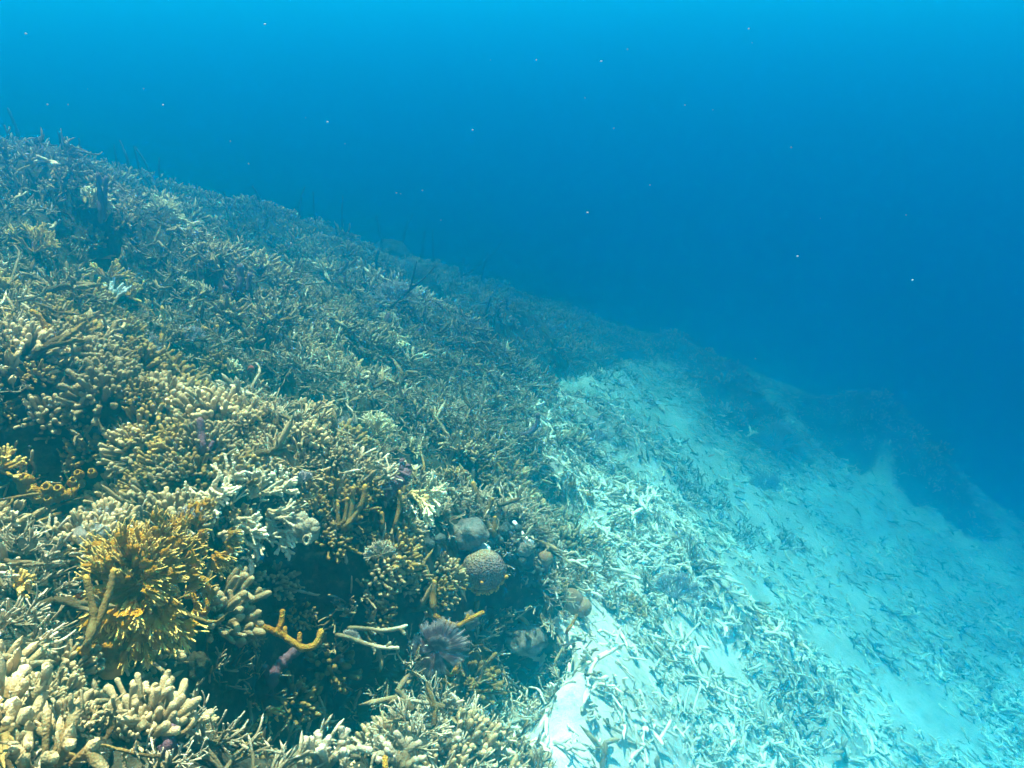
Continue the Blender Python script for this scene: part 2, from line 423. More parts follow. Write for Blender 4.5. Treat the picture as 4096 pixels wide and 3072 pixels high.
def ground_mat():
    m, nt, b = new_mat('sand_and_reef_rock'); L = nt.links.new
    tc = N(nt, 'ShaderNodeTexCoord'); at = N(nt, 'ShaderNodeAttribute', attribute_name='tip')
    n1 = N(nt, 'ShaderNodeTexNoise', Scale=2.2, Detail=7.0, Roughness=.62); L(tc.outputs['Object'], n1.inputs['Vector'])
    n2 = N(nt, 'ShaderNodeTexNoise', Scale=26.0, Detail=6.0, Roughness=.7); L(tc.outputs['Object'], n2.inputs['Vector'])
    sand = ramp(nt, [(.34, (.38, .36, .29)), (.50, (.55, .52, .43)), (.66, (.78, .75, .67))]); L(n1.outputs['Fac'], sand.inputs[0])
    rock = ramp(nt, [(.36, (.018, .018, .012)), (.56, (.06, .052, .03)), (.74, (.22, .18, .11))]); L(n2.outputs['Fac'], rock.inputs[0])
    # algae film and fine rubble grain over the sand
    film = ramp(nt, [(.50, (0, 0, 0)), (.72, (1, 1, 1))]); L(n2.outputs['Fac'], film.inputs[0])
    fm = N(nt, 'ShaderNodeMath', operation='MULTIPLY'); fm.inputs[1].default_value = .85; L(film.outputs[0], fm.inputs[0])
    sx = N(nt, 'ShaderNodeMix', data_type='RGBA'); L(fm.outputs[0], sx.inputs['Factor']); L(sand.outputs[0], sx.inputs['A']); sx.inputs['B'].default_value = (.24, .25, .18, 1)
    fac = N(nt, 'ShaderNodeMath', operation='ADD'); L(at.outputs['Fac'], fac.inputs[0])
    sh = N(nt, 'ShaderNodeMath', operation='MULTIPLY_ADD'); L(n2.outputs['Fac'], sh.inputs[0]); sh.inputs[1].default_value = .9; sh.inputs[2].default_value = -.45; L(sh.outputs[0], fac.inputs[1])
    fr = ramp(nt, [(.35, (0, 0, 0)), (.6, (1, 1, 1))]); L(fac.outputs[0], fr.inputs[0])
    mx = N(nt, 'ShaderNodeMix', data_type='RGBA'); L(fr.outputs[0], mx.inputs['Factor']); L(sx.outputs['Result'], mx.inputs['A']); L(rock.outputs[0], mx.inputs['B'])
    L(mx.outputs['Result'], b.inputs['Base Color'])
    n3 = N(nt, 'ShaderNodeTexNoise', Scale=70.0, Detail=5.0, Roughness=.7); L(tc.outputs['Object'], n3.inputs['Vector'])
    ad = N(nt, 'ShaderNodeMath', operation='ADD'); L(n3.outputs['Fac'], ad.inputs[0]); L(n2.outputs['Fac'], ad.inputs[1])
    bp = N(nt, 'ShaderNodeBump', Strength=.6, Distance=.012); L(ad.outputs[0], bp.inputs['Height']); L(bp.outputs[0], b.inputs['Normal'])
    return m
M['ground'] = ground_mat()

# ------------------------------------------------------------------ the seabed
def bare(px, py):
    """how empty the sand is of rubble, 0..1"""
    b = np.zeros(len(px))
    for a, c, ra, rb, rot in ((2290,1500,90,35,.6),(2290,2130,70,50,.8),(2890,2650,210,60,.75),(3020,2380,120,55,.7),(2830,1870,60,60,.5),
                              (2800,2850,170,50,.7),(3350,2600,220,60,.65),(2700,1700,60,25,.6),(2550,2680,80,30,.7),(3700,2850,300,120,.6),(2600,3050,120,40,.4)):
        dx, dy = px - a, py - c
        u = dx * math.cos(rot) + dy * math.sin(rot); v = -dx * math.sin(rot) + dy * math.cos(rot)
        b = np.maximum(b, np.exp(-((u / ra) ** 2 + (v / rb) ** 2)))
    return b

def build_seabed():
    ang = np.radians(np.r_[np.arange(-42, 42.001, .14)])
    ang = np.r_[ang, np.radians(np.arange(45, 316, 3.0))]
    rad = np.r_[0.02, np.geomspace(.25, 70, 620)]
    aa, rr = np.meshgrid(ang, rad, indexing='ij')
    X, Y = rr * np.sin(aa), rr * np.cos(aa)
    Z = H(X, Y)
    A = reefness(X, Y, Z)
    e = .03
    steep = np.hypot(H(X + e, Y) - Z, H(X, Y + e) - Z) / e
    bpx, bpy_, _ = project(np.stack([X.ravel(), Y.ravel(), Z.ravel()], -1))
    A = np.maximum(A, sstep(.95, 1.35, steep) * (rr < 6) * (bpx.reshape(X.shape) < 2350))
    cover = np.clip(.80 + 1.0 * fbm(X + 9, Y + 2, 3, 1.4), .35, 1) * (1 - bare(bpx, bpy_).reshape(X.shape))
    A = np.maximum(A, .43 * cover + .14 * (np.exp(-((bpy_ - 1640) / 260) ** 2) * (bpx > 2200)).reshape(X.shape))
    nA, nR = aa.shape
    i, j = np.meshgrid(np.arange(nA), np.arange(nR - 1), indexing='ij')
    i2 = (i + 1) % nA
    Q = np.stack([i * nR + j, i * nR + j + 1, i2 * nR + j + 1, i2 * nR + j], -1).reshape(-1, 4)[:, ::-1]
    ac = Acc(); ac.add(np.stack([X, Y, Z], -1), Q, A)
    o = bpy.data.objects.new('seabed', ac.mesh('seabed', M['ground'])); COL.objects.link(o)
    o['kind'] = 'structure'; o['label'] = 'rocky reef slope running down into pale sand channel'
    return float(Z.min())
ZMIN = build_seabed()

def ground(px, py):
    return hit(px, py, H)

def gnormal(x, y, e=.06):
    x = np.atleast_1d(x); y = np.atleast_1d(y)
    dx = (H(x + e, y) - H(x - e, y)) / (2 * e); dy = (H(x, y + e) - H(x, y - e)) / (2 * e)
    return norm(np.stack([-dx, -dy, np.ones_like(dx)], -1))

# ------------------------------------------------------------------ the water itself (haze box)
def build_haze():
    x0, x1, y0, y1, z0, z1 = -72, 72, -72, 72, ZMIN - 1.0, 0.22
    V = np.array([(x, y, z) for z in (z0, z1) for y in (y0, y1) for x in (x0, x1)], float)
    Q = np.array([(0, 2, 3, 1), (4, 5, 7, 6), (0, 1, 5, 4), (2, 6, 7, 3), (0, 4, 6, 2), (1, 3, 7, 5)])
    m = bpy.data.materials.new('sea_water'); m.use_nodes = True
    nt = m.node_tree; nt.nodes.clear()
    out = nt.nodes.new('ShaderNodeOutputMaterial'); v = nt.nodes.new('ShaderNodeVolumePrincipled')
    v.inputs['Density'].default_value = W_DENS
    v.inputs['Color'].default_value = (*W_SCAT, 1)
    v.inputs['Absorption Color'].default_value = (*W_ABS, 1)
    v.inputs['Anisotropy'].default_value = W_ANISO
    nt.links.new(v.outputs[0], out.inputs['Volume'])
    ac = Acc(); ac.add(V, Q, np.zeros(8))
    o = bpy.data.objects.new('haze', ac.mesh('haze', m, smooth=False)); COL.objects.link(o)
    o['kind'] = 'stuff'; o['label'] = 'blue sea water filling the whole scene'
build_haze()

# ------------------------------------------------------------------ object helpers
def tag(o, label=None, cat=None, group=None, kind=None):
    if label: o['label'] = label
    if cat: o['category'] = cat
    if group: o['group'] = group
    if kind: o['kind'] = kind
    return o

def link(name, me, parent=None, loc=None):
    o = bpy.data.objects.new(name, me); COL.objects.link(o)
    if parent is not None: o.parent = parent
    if loc is not None: o.location = loc
    return o

def basis(nrm, spin, lean=0.6):
    """rotation that stands a thing on a slope: between straight up and the ground normal"""
    z = norm(np.array(nrm) * lean + np.array([0, 0, 1.]) * (1 - lean))
    x = norm(np.cross([math.sin(spin), math.cos(spin), 0.0], z)); y = np.cross(z, x)
    return np.stack([x, y, z], 1)

# ------------------------------------------------------------------ coral colony shapes
def finger_colony(rng, n=42, R=.10, r=.0115, L=(.045, .085), low=False, sides=8, forks=.6, up=.35):
    a = Acc()
    k = np.arange(n) + .5
    phi = np.arccos(1 - k / n * .92); th = np.pi * (1 + 5 ** .5) * k + rng.uniform(0, 6)
    dirn = np.stack([np.sin(phi) * np.cos(th), np.sin(phi) * np.sin(th), np.cos(phi)], -1)
    dirn = norm(dirn + rng.normal(0, .14, dirn.shape))
    P = dirn * np.array([R * .62, R * .62, R * .38]) * rng.uniform(.75, 1.1, (n, 1))
    D = norm(dirn + np.array([0, 0, up]) + rng.normal(0, .15, (n, 3)))
    LL = rng.uniform(*L, n); RR = r * rng.uniform(.75, 1.15, n)
    bend = rng.normal(0, .12, (n, 3)) + np.array([0, 0, .22])
    add_fingers(a, P, D, LL, RR, bend, sides, low, rng=rng, a0=.15)
    m = int(n * forks)
    if m:
        q = rng.choice(n, m, replace=False); t = rng.uniform(.35, .7, m)
        B = P[q] + D[q] * (LL[q] * t)[:, None] + bend[q] * (LL[q] * t ** 2)[:, None]
        D2 = norm(D[q] + rng.normal(0, .75, (m, 3)) + np.array([0, 0, .15]))
        add_fingers(a, B, D2, LL[q] * rng.uniform(.45, .75, m), RR[q] * rng.uniform(.8, 1.0, m), None, sides, low, rng=rng, a0=.35)
    return a

def stag_colony(rng, n=9, r=.007, seg=(.045, .085), levels=3, low=False, sides=7, rise=.25, spread=.06):
    a = Acc()
    th = rng.uniform(0, 2 * np.pi, n)
    P = np.stack([np.cos(th) * spread, np.sin(th) * spread, np.zeros(n)], -1) * rng.uniform(.1, 1, (n, 1))
    D = norm(np.stack([np.cos(th), np.sin(th), rng.uniform(rise * .3, rise * 2.4, n)], -1) + rng.normal(0, .25, (n, 3)))
    rad = np.full(n, r) * rng.uniform(.8, 1.2, n)
    for lv in range(levels):
        m = len(P)
        LL = rng.uniform(*seg, m) * (1 - .12 * lv)
        bend = rng.normal(0, .22, (m, 3)) + np.array([0, 0, .10])
        add_fingers(a, P, D, LL, rad, bend, sides, low, knob=.12, rng=rng, taper=1.12, a0=lv / levels * .7, a1=(lv + 1) / levels)
        kids = rng.integers(1, 4, m)
        idx = np.repeat(np.arange(m), kids)
        t = rng.uniform(.55, .95, len(idx))
        E = P[idx] + D[idx] * (LL[idx] * t)[:, None] + bend[idx] * (LL[idx] * t ** 2)[:, None]
        D2 = norm(D[idx] + bend[idx] * 1.4 + rng.normal(0, .55, (len(idx), 3)) + np.array([0, 0, rise * .25]))
        P, D, rad = E, D2, rad[idx] * rng.uniform(.72, .92, len(idx))
        if len(P) > 90:
            s = rng.choice(len(P), 90, replace=False); P, D, rad = P[s], D[s], rad[s]
    return a

def rubble_piece(rng, low=False, sides=6, r=.0080, s=1.0):
    a = Acc()
    n = 1; P = np.zeros((1, 3)); th = rng.uniform(0, 6.28)
    D = np.array([[math.cos(th), math.sin(th), rng.uniform(-.1, .25)]]); rad = np.array([r * rng.uniform(.75, 1.3)])
    for lv in range(3):
        m = len(P); LL = rng.uniform(.03, .07, m) * s
        bend = rng.normal(0, .5, (m, 3)) * [1, 1, .5] + np.array([0, 0, .06])
        add_fingers(a, P, D, LL, rad, bend, sides, low, knob=.15, rng=rng, a0=lv / 3, a1=(lv + 1) / 3)
        kids = rng.integers(1, 3 if lv else 4, m); idx = np.repeat(np.arange(m), kids)
        t = rng.uniform(.5, .95, len(idx))
        E = P[idx] + D[idx] * (LL[idx] * t)[:, None] + bend[idx] * (LL[idx] * t ** 2)[:, None]
        D = norm(D[idx] + rng.normal(0, .6, (len(idx), 3)) * [1, 1, .45]); P = E; rad = rad[idx] * .88
    return a

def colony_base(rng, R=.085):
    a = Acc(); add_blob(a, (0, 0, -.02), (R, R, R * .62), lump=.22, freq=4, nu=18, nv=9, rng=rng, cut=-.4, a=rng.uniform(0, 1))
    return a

FV = [finger_colony(np.random.default_rng(100 + i), n=int(38 + 6 * (i % 4)), r=(.0095, .0108, .0082)[i % 3],
                    L=((.045, .085), (.05, .10), (.035, .065))[i % 3]) for i in range(9)]
FVL = [finger_colony(np.random.default_rng(200 + i), n=20, r=.0125, L=(.04, .08), low=True, sides=5, forks=.5) for i in range(5)]
SV = [stag_colony(np.random.default_rng(300 + i), n=(9, 12, 7)[i % 3], r=(.0065, .0055, .0085)[i % 3], rise=(.25, .4, .12)[i % 3]) for i in range(9)]
SVL = [stag_colony(np.random.default_rng(400 + i), n=7, r=.0085, levels=3, low=True, sides=4) for i in range(5)]
RV = [rubble_piece(np.random.default_rng(500 + i)) for i in range(12)]
SVX = [stag_colony(np.random.default_rng(800 + i), n=6, r=.010, levels=2, low=True, sides=3, seg=(.05,.10)) for i in range(5)]
FVX = [finger_colony(np.random.default_rng(830 + i), n=12, r=.0125, L=(.045, .08), low=True, sides=4, forks=.3) for i in range(5)]
RVL = [rubble_piece(np.random.default_rng(600 + i), low=True, sides=5, r=.0085) for i in range(8)]
BV = [colony_base(np.random.default_rng(700 + i)) for i in range(5)]
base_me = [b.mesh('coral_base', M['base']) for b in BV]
finger_me = {k: [f.mesh('coral_fingers', M[k]) for f in FV] for k in ('cream', 'olive', 'mauve')}
stag_me = {k: [f.mesh('coral_branches', M[k]) for f in SV] for k in ('stag', 'bleach', 'cream')}
rubble_me = [f.mesh('dead_coral_branch', M['rubble']) for f in RV]

# ------------------------------------------------------------------ scatter
def jitter_grid(x0, x1, y0, y1, s, rng):
    gx, gy = np.meshgrid(np.arange(x0, x1, s), np.arange(y0, y1, s))
    p = np.stack([gx.ravel(), gy.ravel()], -1)
    return p + rng.uniform(-.48, .48, p.shape) * s

def in_view(P, m=130):
    px, py, d = project(P)
    return (px > -m) & (px < 4096 + m) & (py > -m) & (py < 3072 + m * 1.5) & (d > .3), px, py, d

LM = [('ochre fire coral', 500, 2350), ('honeycomb sponge', 1935, 2270), ('purple fan worm', 1760, 2580),
      ('orange rope sponge', 1150, 2530), ('split purple tube', 1120, 2680), ('creased brown dome', 2300, 2410),
      ('ball sponge', 2180, 2235), ('mauve tube cluster', 1610, 1900), ('striped fish', 1300, 1630),
      ('bushy yellow coral', 1490, 1730), ('brown rope fork', 1940, 2050), ('golden coral patch', 420, 1150),
      ('golden rod', 645, 1310), ('orange holed crust', 200, 1960), 
      ('cream holed boulder', 1210, 2110), ('sideways yellow spray', 1730, 2020), ('grey umbrella fan', 2690, 2340),
      ('leaning orange stick', 190, 1320), ('violet tube pair', 400, 780), ('pale ribbed fan', 680, 870),
      ('striped yellow comb coral', 740, 2170), ('orange dot fish', 2845, 1822), ('far dark mound', 2700, 1380),
      ('low violet tubes', 965, 1110), ('white antler coral', 1640, 1420), ('bottom orange sponge', 800, 3000), ('stubby cream coral', 1770, 2950),
      ('left yellow bush', 135, 970), ('long dark twig', 1900, 1080), ('distant right mound', 3560, 1850), ('purple bent tube', 2130, 1710),
      ('frame bottom left corner', 0, 3072), ('frame bottom right corner', 4096, 3072), ('green grey crest fans', 1600, 1130), ('reef foot yellow rod', 1810, 3040),
      ('white feathery fan', 1520, 2200), ('small blue sponge', 1000, 2216), ('small pale comb coral', 930, 1470), ('frame bottom edge centre', 2500, 3072), ('purple bottom lump', 676, 2950)]
ONES = ['', 'first', 'second', 'third', 'fourth', 'fifth', 'sixth', 'seventh', 'eighth', 'ninth', 'tenth', 'eleventh', 'twelfth', 'thirteenth', 'fourteenth', 'fifteenth', 'sixteenth', 'seventeenth', 'eighteenth', 'nineteenth']
def ordinal(i):
    if i < 20: return ONES[i]
    t = ['', '', 'twent', 'thirt', 'fort', 'fift', 'sixt', 'sevent', 'eight', 'ninet'][min(i // 10, 9)]
    return t + 'ieth' if i % 10 == 0 else t + 'y-' + ONES[i % 10]
def relabel(items, noun):
    """items: (obj, px, py, adjective); labels say which landmark it lies by, on which side, and how many steps away"""
    buckets = {}
    for o, px, py, adj in items:
        dd = [(px - a) ** 2 + ((py - b) * 1.2) ** 2 for _, a, b in LM]
        k = int(np.argmin(dd)); dx, dy = px - LM[k][1], py - LM[k][2]
        s = int(round(math.atan2(-dy, dx) / (math.pi / 4))) % 8
        side = ['right of', 'upper right of', 'above', 'upper left of', 'left of', 'lower left of', 'below', 'lower right of'][s]
        buckets.setdefault((adj, side, k), []).append((dd[k], o))
    for (adj, side, k), lst in buckets.items():
        lst.sort(key=lambda t: t[0])
        for i, (_, o) in enumerate(lst):
            w = '' if len(lst) == 1 else ('nearest ' if i == 0 else ordinal(i + 1) + ' nearest ')
            o['label'] = f'{adj} {noun}, {w}{side} the {LM[k][0]}'

# places kept free for hand-placed things: (px, py, radius px)
KEEP = [(510,2340,170),(1935,2275,120),(1760,2580,95),(1180,2530,60),(1080,2560,60),(1240,2560,60),(1120,2660,60),(2300,2410,75),(2180,2240,50),(1940,2050,50),
        (1610,1900,80),(1490,1740,70),(1740,2020,70),(1680,1890,40),(1210,2110,70),(120,1960,70),(300,1990,60),(2690,2360,60),(1300,1635,30),(640,1300,30),(740,2160,90),(400,1150,60),(460,1200,60)]

def keepout(px, py, f=1.0):
    k = np.zeros(len(px), bool)
    for a, b, r in KEEP:
        k |= (px - a) ** 2 + (py - b) ** 2 < (r * f) ** 2
    return k

def do_corals():
    rng = np.random.default_rng(5)
    G = np.concatenate([jitter_grid(-6, 5, .2, 3.4, .056, rng), jitter_grid(-7, 8, 3.4, 6.0, .066, rng), jitter_grid(-8, 9, 6.0, 11.5, .095, rng)])
    Z = H0(G[:, 0], G[:, 1])
    ok, *_ = in_view(np.c_[G, Z], 300)
    G = G[ok]; Z = H(G[:, 0], G[:, 1]); P = np.c_[G, Z]
    ok, px, py, d = in_view(P)
    rf = reefness(G[:, 0], G[:, 1], Z, False)
    rf = np.maximum(rf, (gnormal(G[:, 0], G[:, 1], .04)[:, 2] < .68) * (d < 5) * (px < 2330) * .9)
    # loose clumps straying out onto the sand
    sx = (edge_x(py) - px) / (F / np.maximum(d, .3))
    stray = .5 * (py < 2450) * np.exp(np.minimum(sx, 0) / .40) * (sx < 0) + .5 * sstep(.10, .26, fbm(G[:, 0] * 1.1 + 70, G[:, 1] * 1.1 + 20, 2, 1.5)) * (px > 2350) * (px < 3400) * (py < 2200)
    rf = np.maximum(rf, (rng.random(len(G)) < stray * (1 - bare(px, py))) * .8)
    hol = np.zeros(len(G))
    for cx, cy_, r, h in _md:
        if h < 0: hol = np.maximum(hol, np.exp(-(((G[:, 0] - cx) ** 2 + (G[:, 1] - cy_) ** 2) / (r * r * 1.1)) ** 2))
    ok &= rng.random(len(G)) > np.maximum(hol * .3, HOLLOW(G[:, 0], G[:, 1]) * .45)
    ok &= (rf > rng.uniform(.35, .75, len(G))) & ~keepout(px, py, 1.0)
    P, px, py, d, G = P[ok], px[ok], py[ok], d[ok], G[ok]
    nr = gnormal(G[:, 0], G[:, 1])
    # leave out what faces away behind the crest
    facing = -(P * nr).sum(1) / np.linalg.norm(P, axis=1)
    keep = facing > -.12
    P, px, py, d, nr = P[keep], px[keep], py[keep], d[keep], nr[keep]
    # hidden pits stay emptier
    order = np.argsort(d); P, px, py, d, nr = P[order], px[order], py[order], d[order], nr[order]
    n = len(P)
    typ = fbm(P[:, 0] * 1.3 + 5, P[:, 1] * 1.3, 2, 1.0) + .10
    for (a, b, ra, rb, w) in ((1000,2000,330,170,-.9),(250,2330,330,200,-.6),(1350,2850,450,200,-.7),(1000,2650,280,160,-.4),(1650,2650,250,170,-.5),(1850,1800,420,380,-.45),(2050,1500,200,200,-.4),
                              (300,1600,420,180,.6),(300,2850,420,200,.7),(500,1400,300,200,.5),(1650,2270,250,110,.8),(1300,1800,250,160,.4),(300,650,500,150,.4)):
        q = ((px - a) / ra) ** 2 + ((py - b) / rb) ** 2
        typ = typ + w * np.exp(-q)
    typ = typ + rng.normal(0, .28, n) - .14
    hue = rng.normal(0, .12, n) + fbm(P[:, 0] * .9 + 50, P[:, 1] * .9 + 3, 2, 1.3)
    sc = np.clip(rng.lognormal(-.28, .28, n), .45, 1.35) * np.interp(d, [1.2, 1.7, 2.6, 6, 8], [.56, .62, .55, .56, .68])
    spin = rng.uniform(0, 6.28, n)
    on = (px > 0) & (px < 4096) & (py > 0) & (py < 3072)
    fi, si, nf, ns = [], [], 0, 0
    farF, farS = Acc(), Acc()
    for i in range(n):
        fing = typ[i] > 0
        B = basis(nr[i], spin[i], .65)
        v = int(rng.integers(0, 1000))
        P[i, 2] += rng.uniform(-.035, .015)
        if fing and on[i] and nf < 300:
            nf += 1
            t = link('finger_coral', None, loc=P[i]); t.empty_display_size = .05
            k = 'olive' if hue[i] < -.06 else ('mauve' if hue[i] > .36 else 'cream')
            Mx = Matrix(((B * sc[i]).tolist())).to_4x4(); Mx.translation = Vector(P[i]); t.matrix_world = Mx
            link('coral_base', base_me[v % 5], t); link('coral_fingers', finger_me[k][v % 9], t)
            tag(t, None, 'coral', 'finger coral colonies crowding the reef slope')
            fi.append((t, px[i], py[i], {'olive': 'olive brown', 'mauve': 'greyish mauve', 'cream': 'cream'}[k]))
        elif (not fing) and on[i] and ns < 300:
            ns += 1
            t = link('branching_coral', None, loc=P[i]); t.empty_display_size = .05
            q = ((px[i] - 980) / 260) ** 2 + ((py[i] - 2020) / 150) ** 2
            k = 'bleach' if q < 1 else ('cream' if hue[i] < 0 and px[i] < 1500 else 'stag')
            Mx = Matrix(((B * sc[i] * (1.15 if q < 1 else 1)).tolist())).to_4x4(); Mx.translation = Vector(P[i]); t.matrix_world = Mx
            link('coral_base', base_me[v % 5], t); link('coral_branches', stag_me[k][v % 9], t)
            tag(t, None, 'coral', 'thin branching corals tangled over the reef slope')
            si.append((t, px[i], py[i], {'bleach': 'bleached white', 'stag': 'pale', 'cream': 'brownish cream'}[k]))
        else:
            acc, lst = (farF, FVL if d[i] < 5 else FVX) if fing else (farS, SVL if d[i] < 5 else SVX)
            acc.merge(lst[v % 5], B * sc[i] * 1.1, P[i], shift=rng.uniform(-.3, .1))
    relabel(fi, 'finger coral clump'); relabel(si, 'branching coral tangle')
    if farF.n:
        tag(link('distant_finger_corals', farF.mesh('distant_finger_corals', M['cream'])), 'mass of small finger corals fading into blue water up the slope', 'corals', kind='stuff')
    if farS.n:
        tag(link('distant_branching_corals', farS.mesh('distant_branching_corals', M['stag'])), 'mass of thin branching corals fading into blue water', 'corals', kind='stuff')
    print('corals', nf, ns, n)

def do_rubble():
    rng = np.random.default_rng(8)
    G = np.concatenate([jitter_grid(-1.5, 5, .6, 4.5, .027, rng), jitter_grid(-1, 9, 4.5, 10.5, .047, rng)])
    Z = H0(G[:, 0], G[:, 1])
    ok, *_ = in_view(np.c_[G, Z], 200); G = G[ok]
    Z = H(G[:, 0], G[:, 1]); P = np.c_[G, Z]
    ok, px, py, d = in_view(P, 60)
    rf = reefness(G[:, 0], G[:, 1], Z, False)
    den = np.clip(.62 + 1.5 * fbm(G[:, 0] + 9, G[:, 1] + 2, 3, 1.4), .3, 1) * (1 - 1.15 * bare(px, py))
    den = np.maximum(den, .95 * np.exp(-((px - 2560) / 420) ** 2 - ((py - 2080) / 330) ** 2)) * (1 - bare(px, py))
    ok &= (rf < .6) & (rng.random(len(G)) < den) & ~keepout(px, py, .6)
    P, px, py, d = P[ok], px[ok], py[ok], d[ok]
    nr = gnormal(P[:, 0], P[:, 1])
    o = np.argsort(d); P, px, py, d, nr = P[o], px[o], py[o], d[o], nr[o]
    on = (px > 30) & (px < 4066) & (py > 30) & (py < 3050)
    items, k, far, far2 = [], 0, Acc(), Acc()
    for i in range(len(P)):
        sc = float(np.clip(rng.lognormal(-.88, .42), .18, .9)); B = basis(nr[i], rng.uniform(0, 6.28), 1.0) * sc
        p = P[i] + np.array([0, 0, .004 + .03 * rng.random() ** 3])
        v = int(rng.integers(0, 1000))
        if on[i] and k < 300 and rng.random() < .62:
            k += 1
            ob = link('dead_coral_branch', rubble_me[v % 12], loc=p)
            Mx = Matrix((B * 1.15).tolist()).to_4x4(); Mx.translation = Vector(p); ob.matrix_world = Mx
            tag(ob, None, 'dead coral', 'broken coral branches lying on the pale sand')
            items.append((ob, px[i], py[i], 'pale broken'))
        else:
            (far2 if v % 10 < 3 else far).merge(RVL[v % 8], B * (1.1 if d[i] > 4 else 1.05), p)
    relabel(items, 'coral branch')
    tag(link('scattered_rubble', far.mesh('scattered_rubble', M['rubble'])), 'countless broken coral bits strewn over the sand channel', 'rubble', kind='stuff')
    tag(link('scattered_rubble', far2.mesh('scattered_rubble', M['cream'])), 'countless brownish coral bits mixed into the pale rubble', 'rubble', kind='stuff')
    print('rubble', k, len(P))


def do_reef_litter():
    """broken bits caught between the living corals"""
    rng = np.random.default_rng(21)
    G = jitter_grid(-5, 3.5, .3, 5.2, .052, rng)
    ok, *_ = in_view(np.c_[G, H0(G[:, 0], G[:, 1])], 200); G = G[ok]
    Z = H(G[:, 0], G[:, 1]); P = np.c_[G, Z]
    ok, px, py, d = in_view(P, 60)
    ok &= (reefness(G[:, 0], G[:, 1], Z, False) > .4) & (rng.random(len(G)) < np.clip(.3 + .25 * d, 0, .85)) & ~keepout(px, py, .8)
    P, d = P[ok], d[ok]; nr = gnormal(P[:, 0], P[:, 1])
    accs = {'stag': Acc(), 'cream': Acc(), 'olive': Acc()}
    for i in range(len(P)):
        sc = float(np.clip(rng.lognormal(-.62, .35), .3, 1.2)) * min(1., .45 + .25 * d[i]); B = basis(norm(nr[i] + rng.normal(0, .45, 3)), rng.uniform(0, 6.28), 1.0) * sc
        k = ('stag', 'cream', 'cream', 'olive')[int(rng.integers(0, 4))]
        accs[k].merge(RVL[int(rng.integers(0, 8))], B, P[i] + np.array([0, 0, rng.uniform(.0, .06)]), shift=rng.uniform(-.3, .3))
    for k, lab in (('stag', 'pale broken bits caught among the reef corals'), ('cream', 'cream broken bits caught among the reef corals'), ('olive', 'dull brown broken bits caught among the reef corals')):
        tag(link('reef_litter', accs[k].mesh('reef_litter', M[k])), lab, 'rubble', kind='stuff')
    print('litter', len(P))

do_corals()
do_rubble()
do_reef_litter()
#HERO#
# ------------------------------------------------------------------ single things
E_R, E_U, E_V = np.array([1., 0, 0]), np.array([0, sP, cP]), np.array([0, -cP, sP])      # right, up the view, towards the viewer

def gdist(px, py, lift=0.0):
    """distance of the reef surface at a spot, smoothed over its surroundings"""
    ds = []
    for a, b in ((0, 0), (18, 0), (-18, 0), (0, 18), (0, -18)):
        p = ground(px + a, py + b)
        if p is not None: ds.append(np.linalg.norm(p))
    return float(np.median(ds)) - lift

def at(px, py, dist):
    return ray(px, py) * dist

def root(name, loc, label, cat, group=None):
    o = link(name, None, loc=tuple(loc)); o.empty_display_size = .05
    return tag(o, label, cat, group)

def part(r, name, acc, mat):
    """a part mesh: its vertices were built in world space"""
    acc.v = [v - np.array(r.location) for v in acc.v]
    return link(name, acc.mesh(name, mat), r)

def solo(name, acc, mat, label, cat, loc, group=None):
    acc.v = [v - np.array(loc) for v in acc.v]
    return tag(link(name, acc.mesh(name, mat), loc=tuple(loc)), label, cat, group)

hr = np.random.default_rng(77)

def rope(name, label, cat, stems, rpx, mat, lift=.05, lump=.06, part_name='branch', anchor=None, rooted=True, group=None):
    """upright or creeping rope sponges: each stem is a list of (px, py[, nearer by m]); the first is the main one"""
    a = anchor or stems[0][0][:2]
    d0 = gdist(a[0], a[1]) - lift
    rt = root(name, at(a[0], a[1], d0 + lift), label, cat, group)
    for k, st in enumerate(stems):
        r_ = (rpx[k] if isinstance(rpx, (list, tuple)) else rpx) * d0 / F
        P = [at(s[0], s[1], d0 - (s[2] if len(s) > 2 else 0)) for s in st]
        if k == 0 and rooted: P.insert(0, at(st[0][0], st[0][1] + 12, d0 + lift + .05))
        ac = Acc(); add_tube(ac, P, r_ * np.linspace(1.08, .95, len(P)), lump=lump * 1.5, rng=hr, sides=12, sub=6)
        part(rt, part_name, ac, mat)
    return rt

# --- orange and brown rope sponges
rope('rope_sponge', 'orange rope sponge with four upright tips over dark hollow', 'sponge',
     [[(1000,2500),(1060,2512),(1120,2535),(1165,2565),(1215,2592),(1262,2578),(1284,2526)], [(1112,2520),(1125,2490),(1130,2448)], [(1136,2548),(1140,2512)], [(1196,2575),(1199,2537)]],
     [13, 10, 9, 9], M['orange'], lift=.12)
rope('rope_sponge', 'orange rope sponge creeping above the purple fan worm crown', 'sponge',
     [[(1738,2462),(1775,2485),(1830,2502),(1862,2485),(1930,2450)], [(1862,2488),(1872,2462)], [(1700,2455),(1730,2465)]], [9, 7, 7], M['orange'], lift=.08)
rope('rope_sponge', 'orange knobbly sponge crawling out at the bottom edge', 'sponge',
     [[(772,2930),(770,2985),(800,3015),(850,3060),(890,3090)], [(775,2990),(760,3000)]], [14, 12], M['orange'], lift=.09)
rope('rope_sponge', 'fork of tall brown rope sponge with orange tips beside dark grey sponges', 'sponge',
     [[(1975,2135),(1945,2085),(1925,2030),(1905,1980),(1893,1934)], [(1945,2065),(1962,2010),(1968,1998)], [(1975,2135),(1978,2100),(1980,2072)]], [11, 9, 9], M['brownrope'], lift=.05)
rope('rope_sponge', 'thick brown finger sponge with orange tip left of honeycomb sponge', 'sponge', [[(1733,2440),(1733,2385),(1736,2332)]], 13, M['brownrope'], lift=.07)
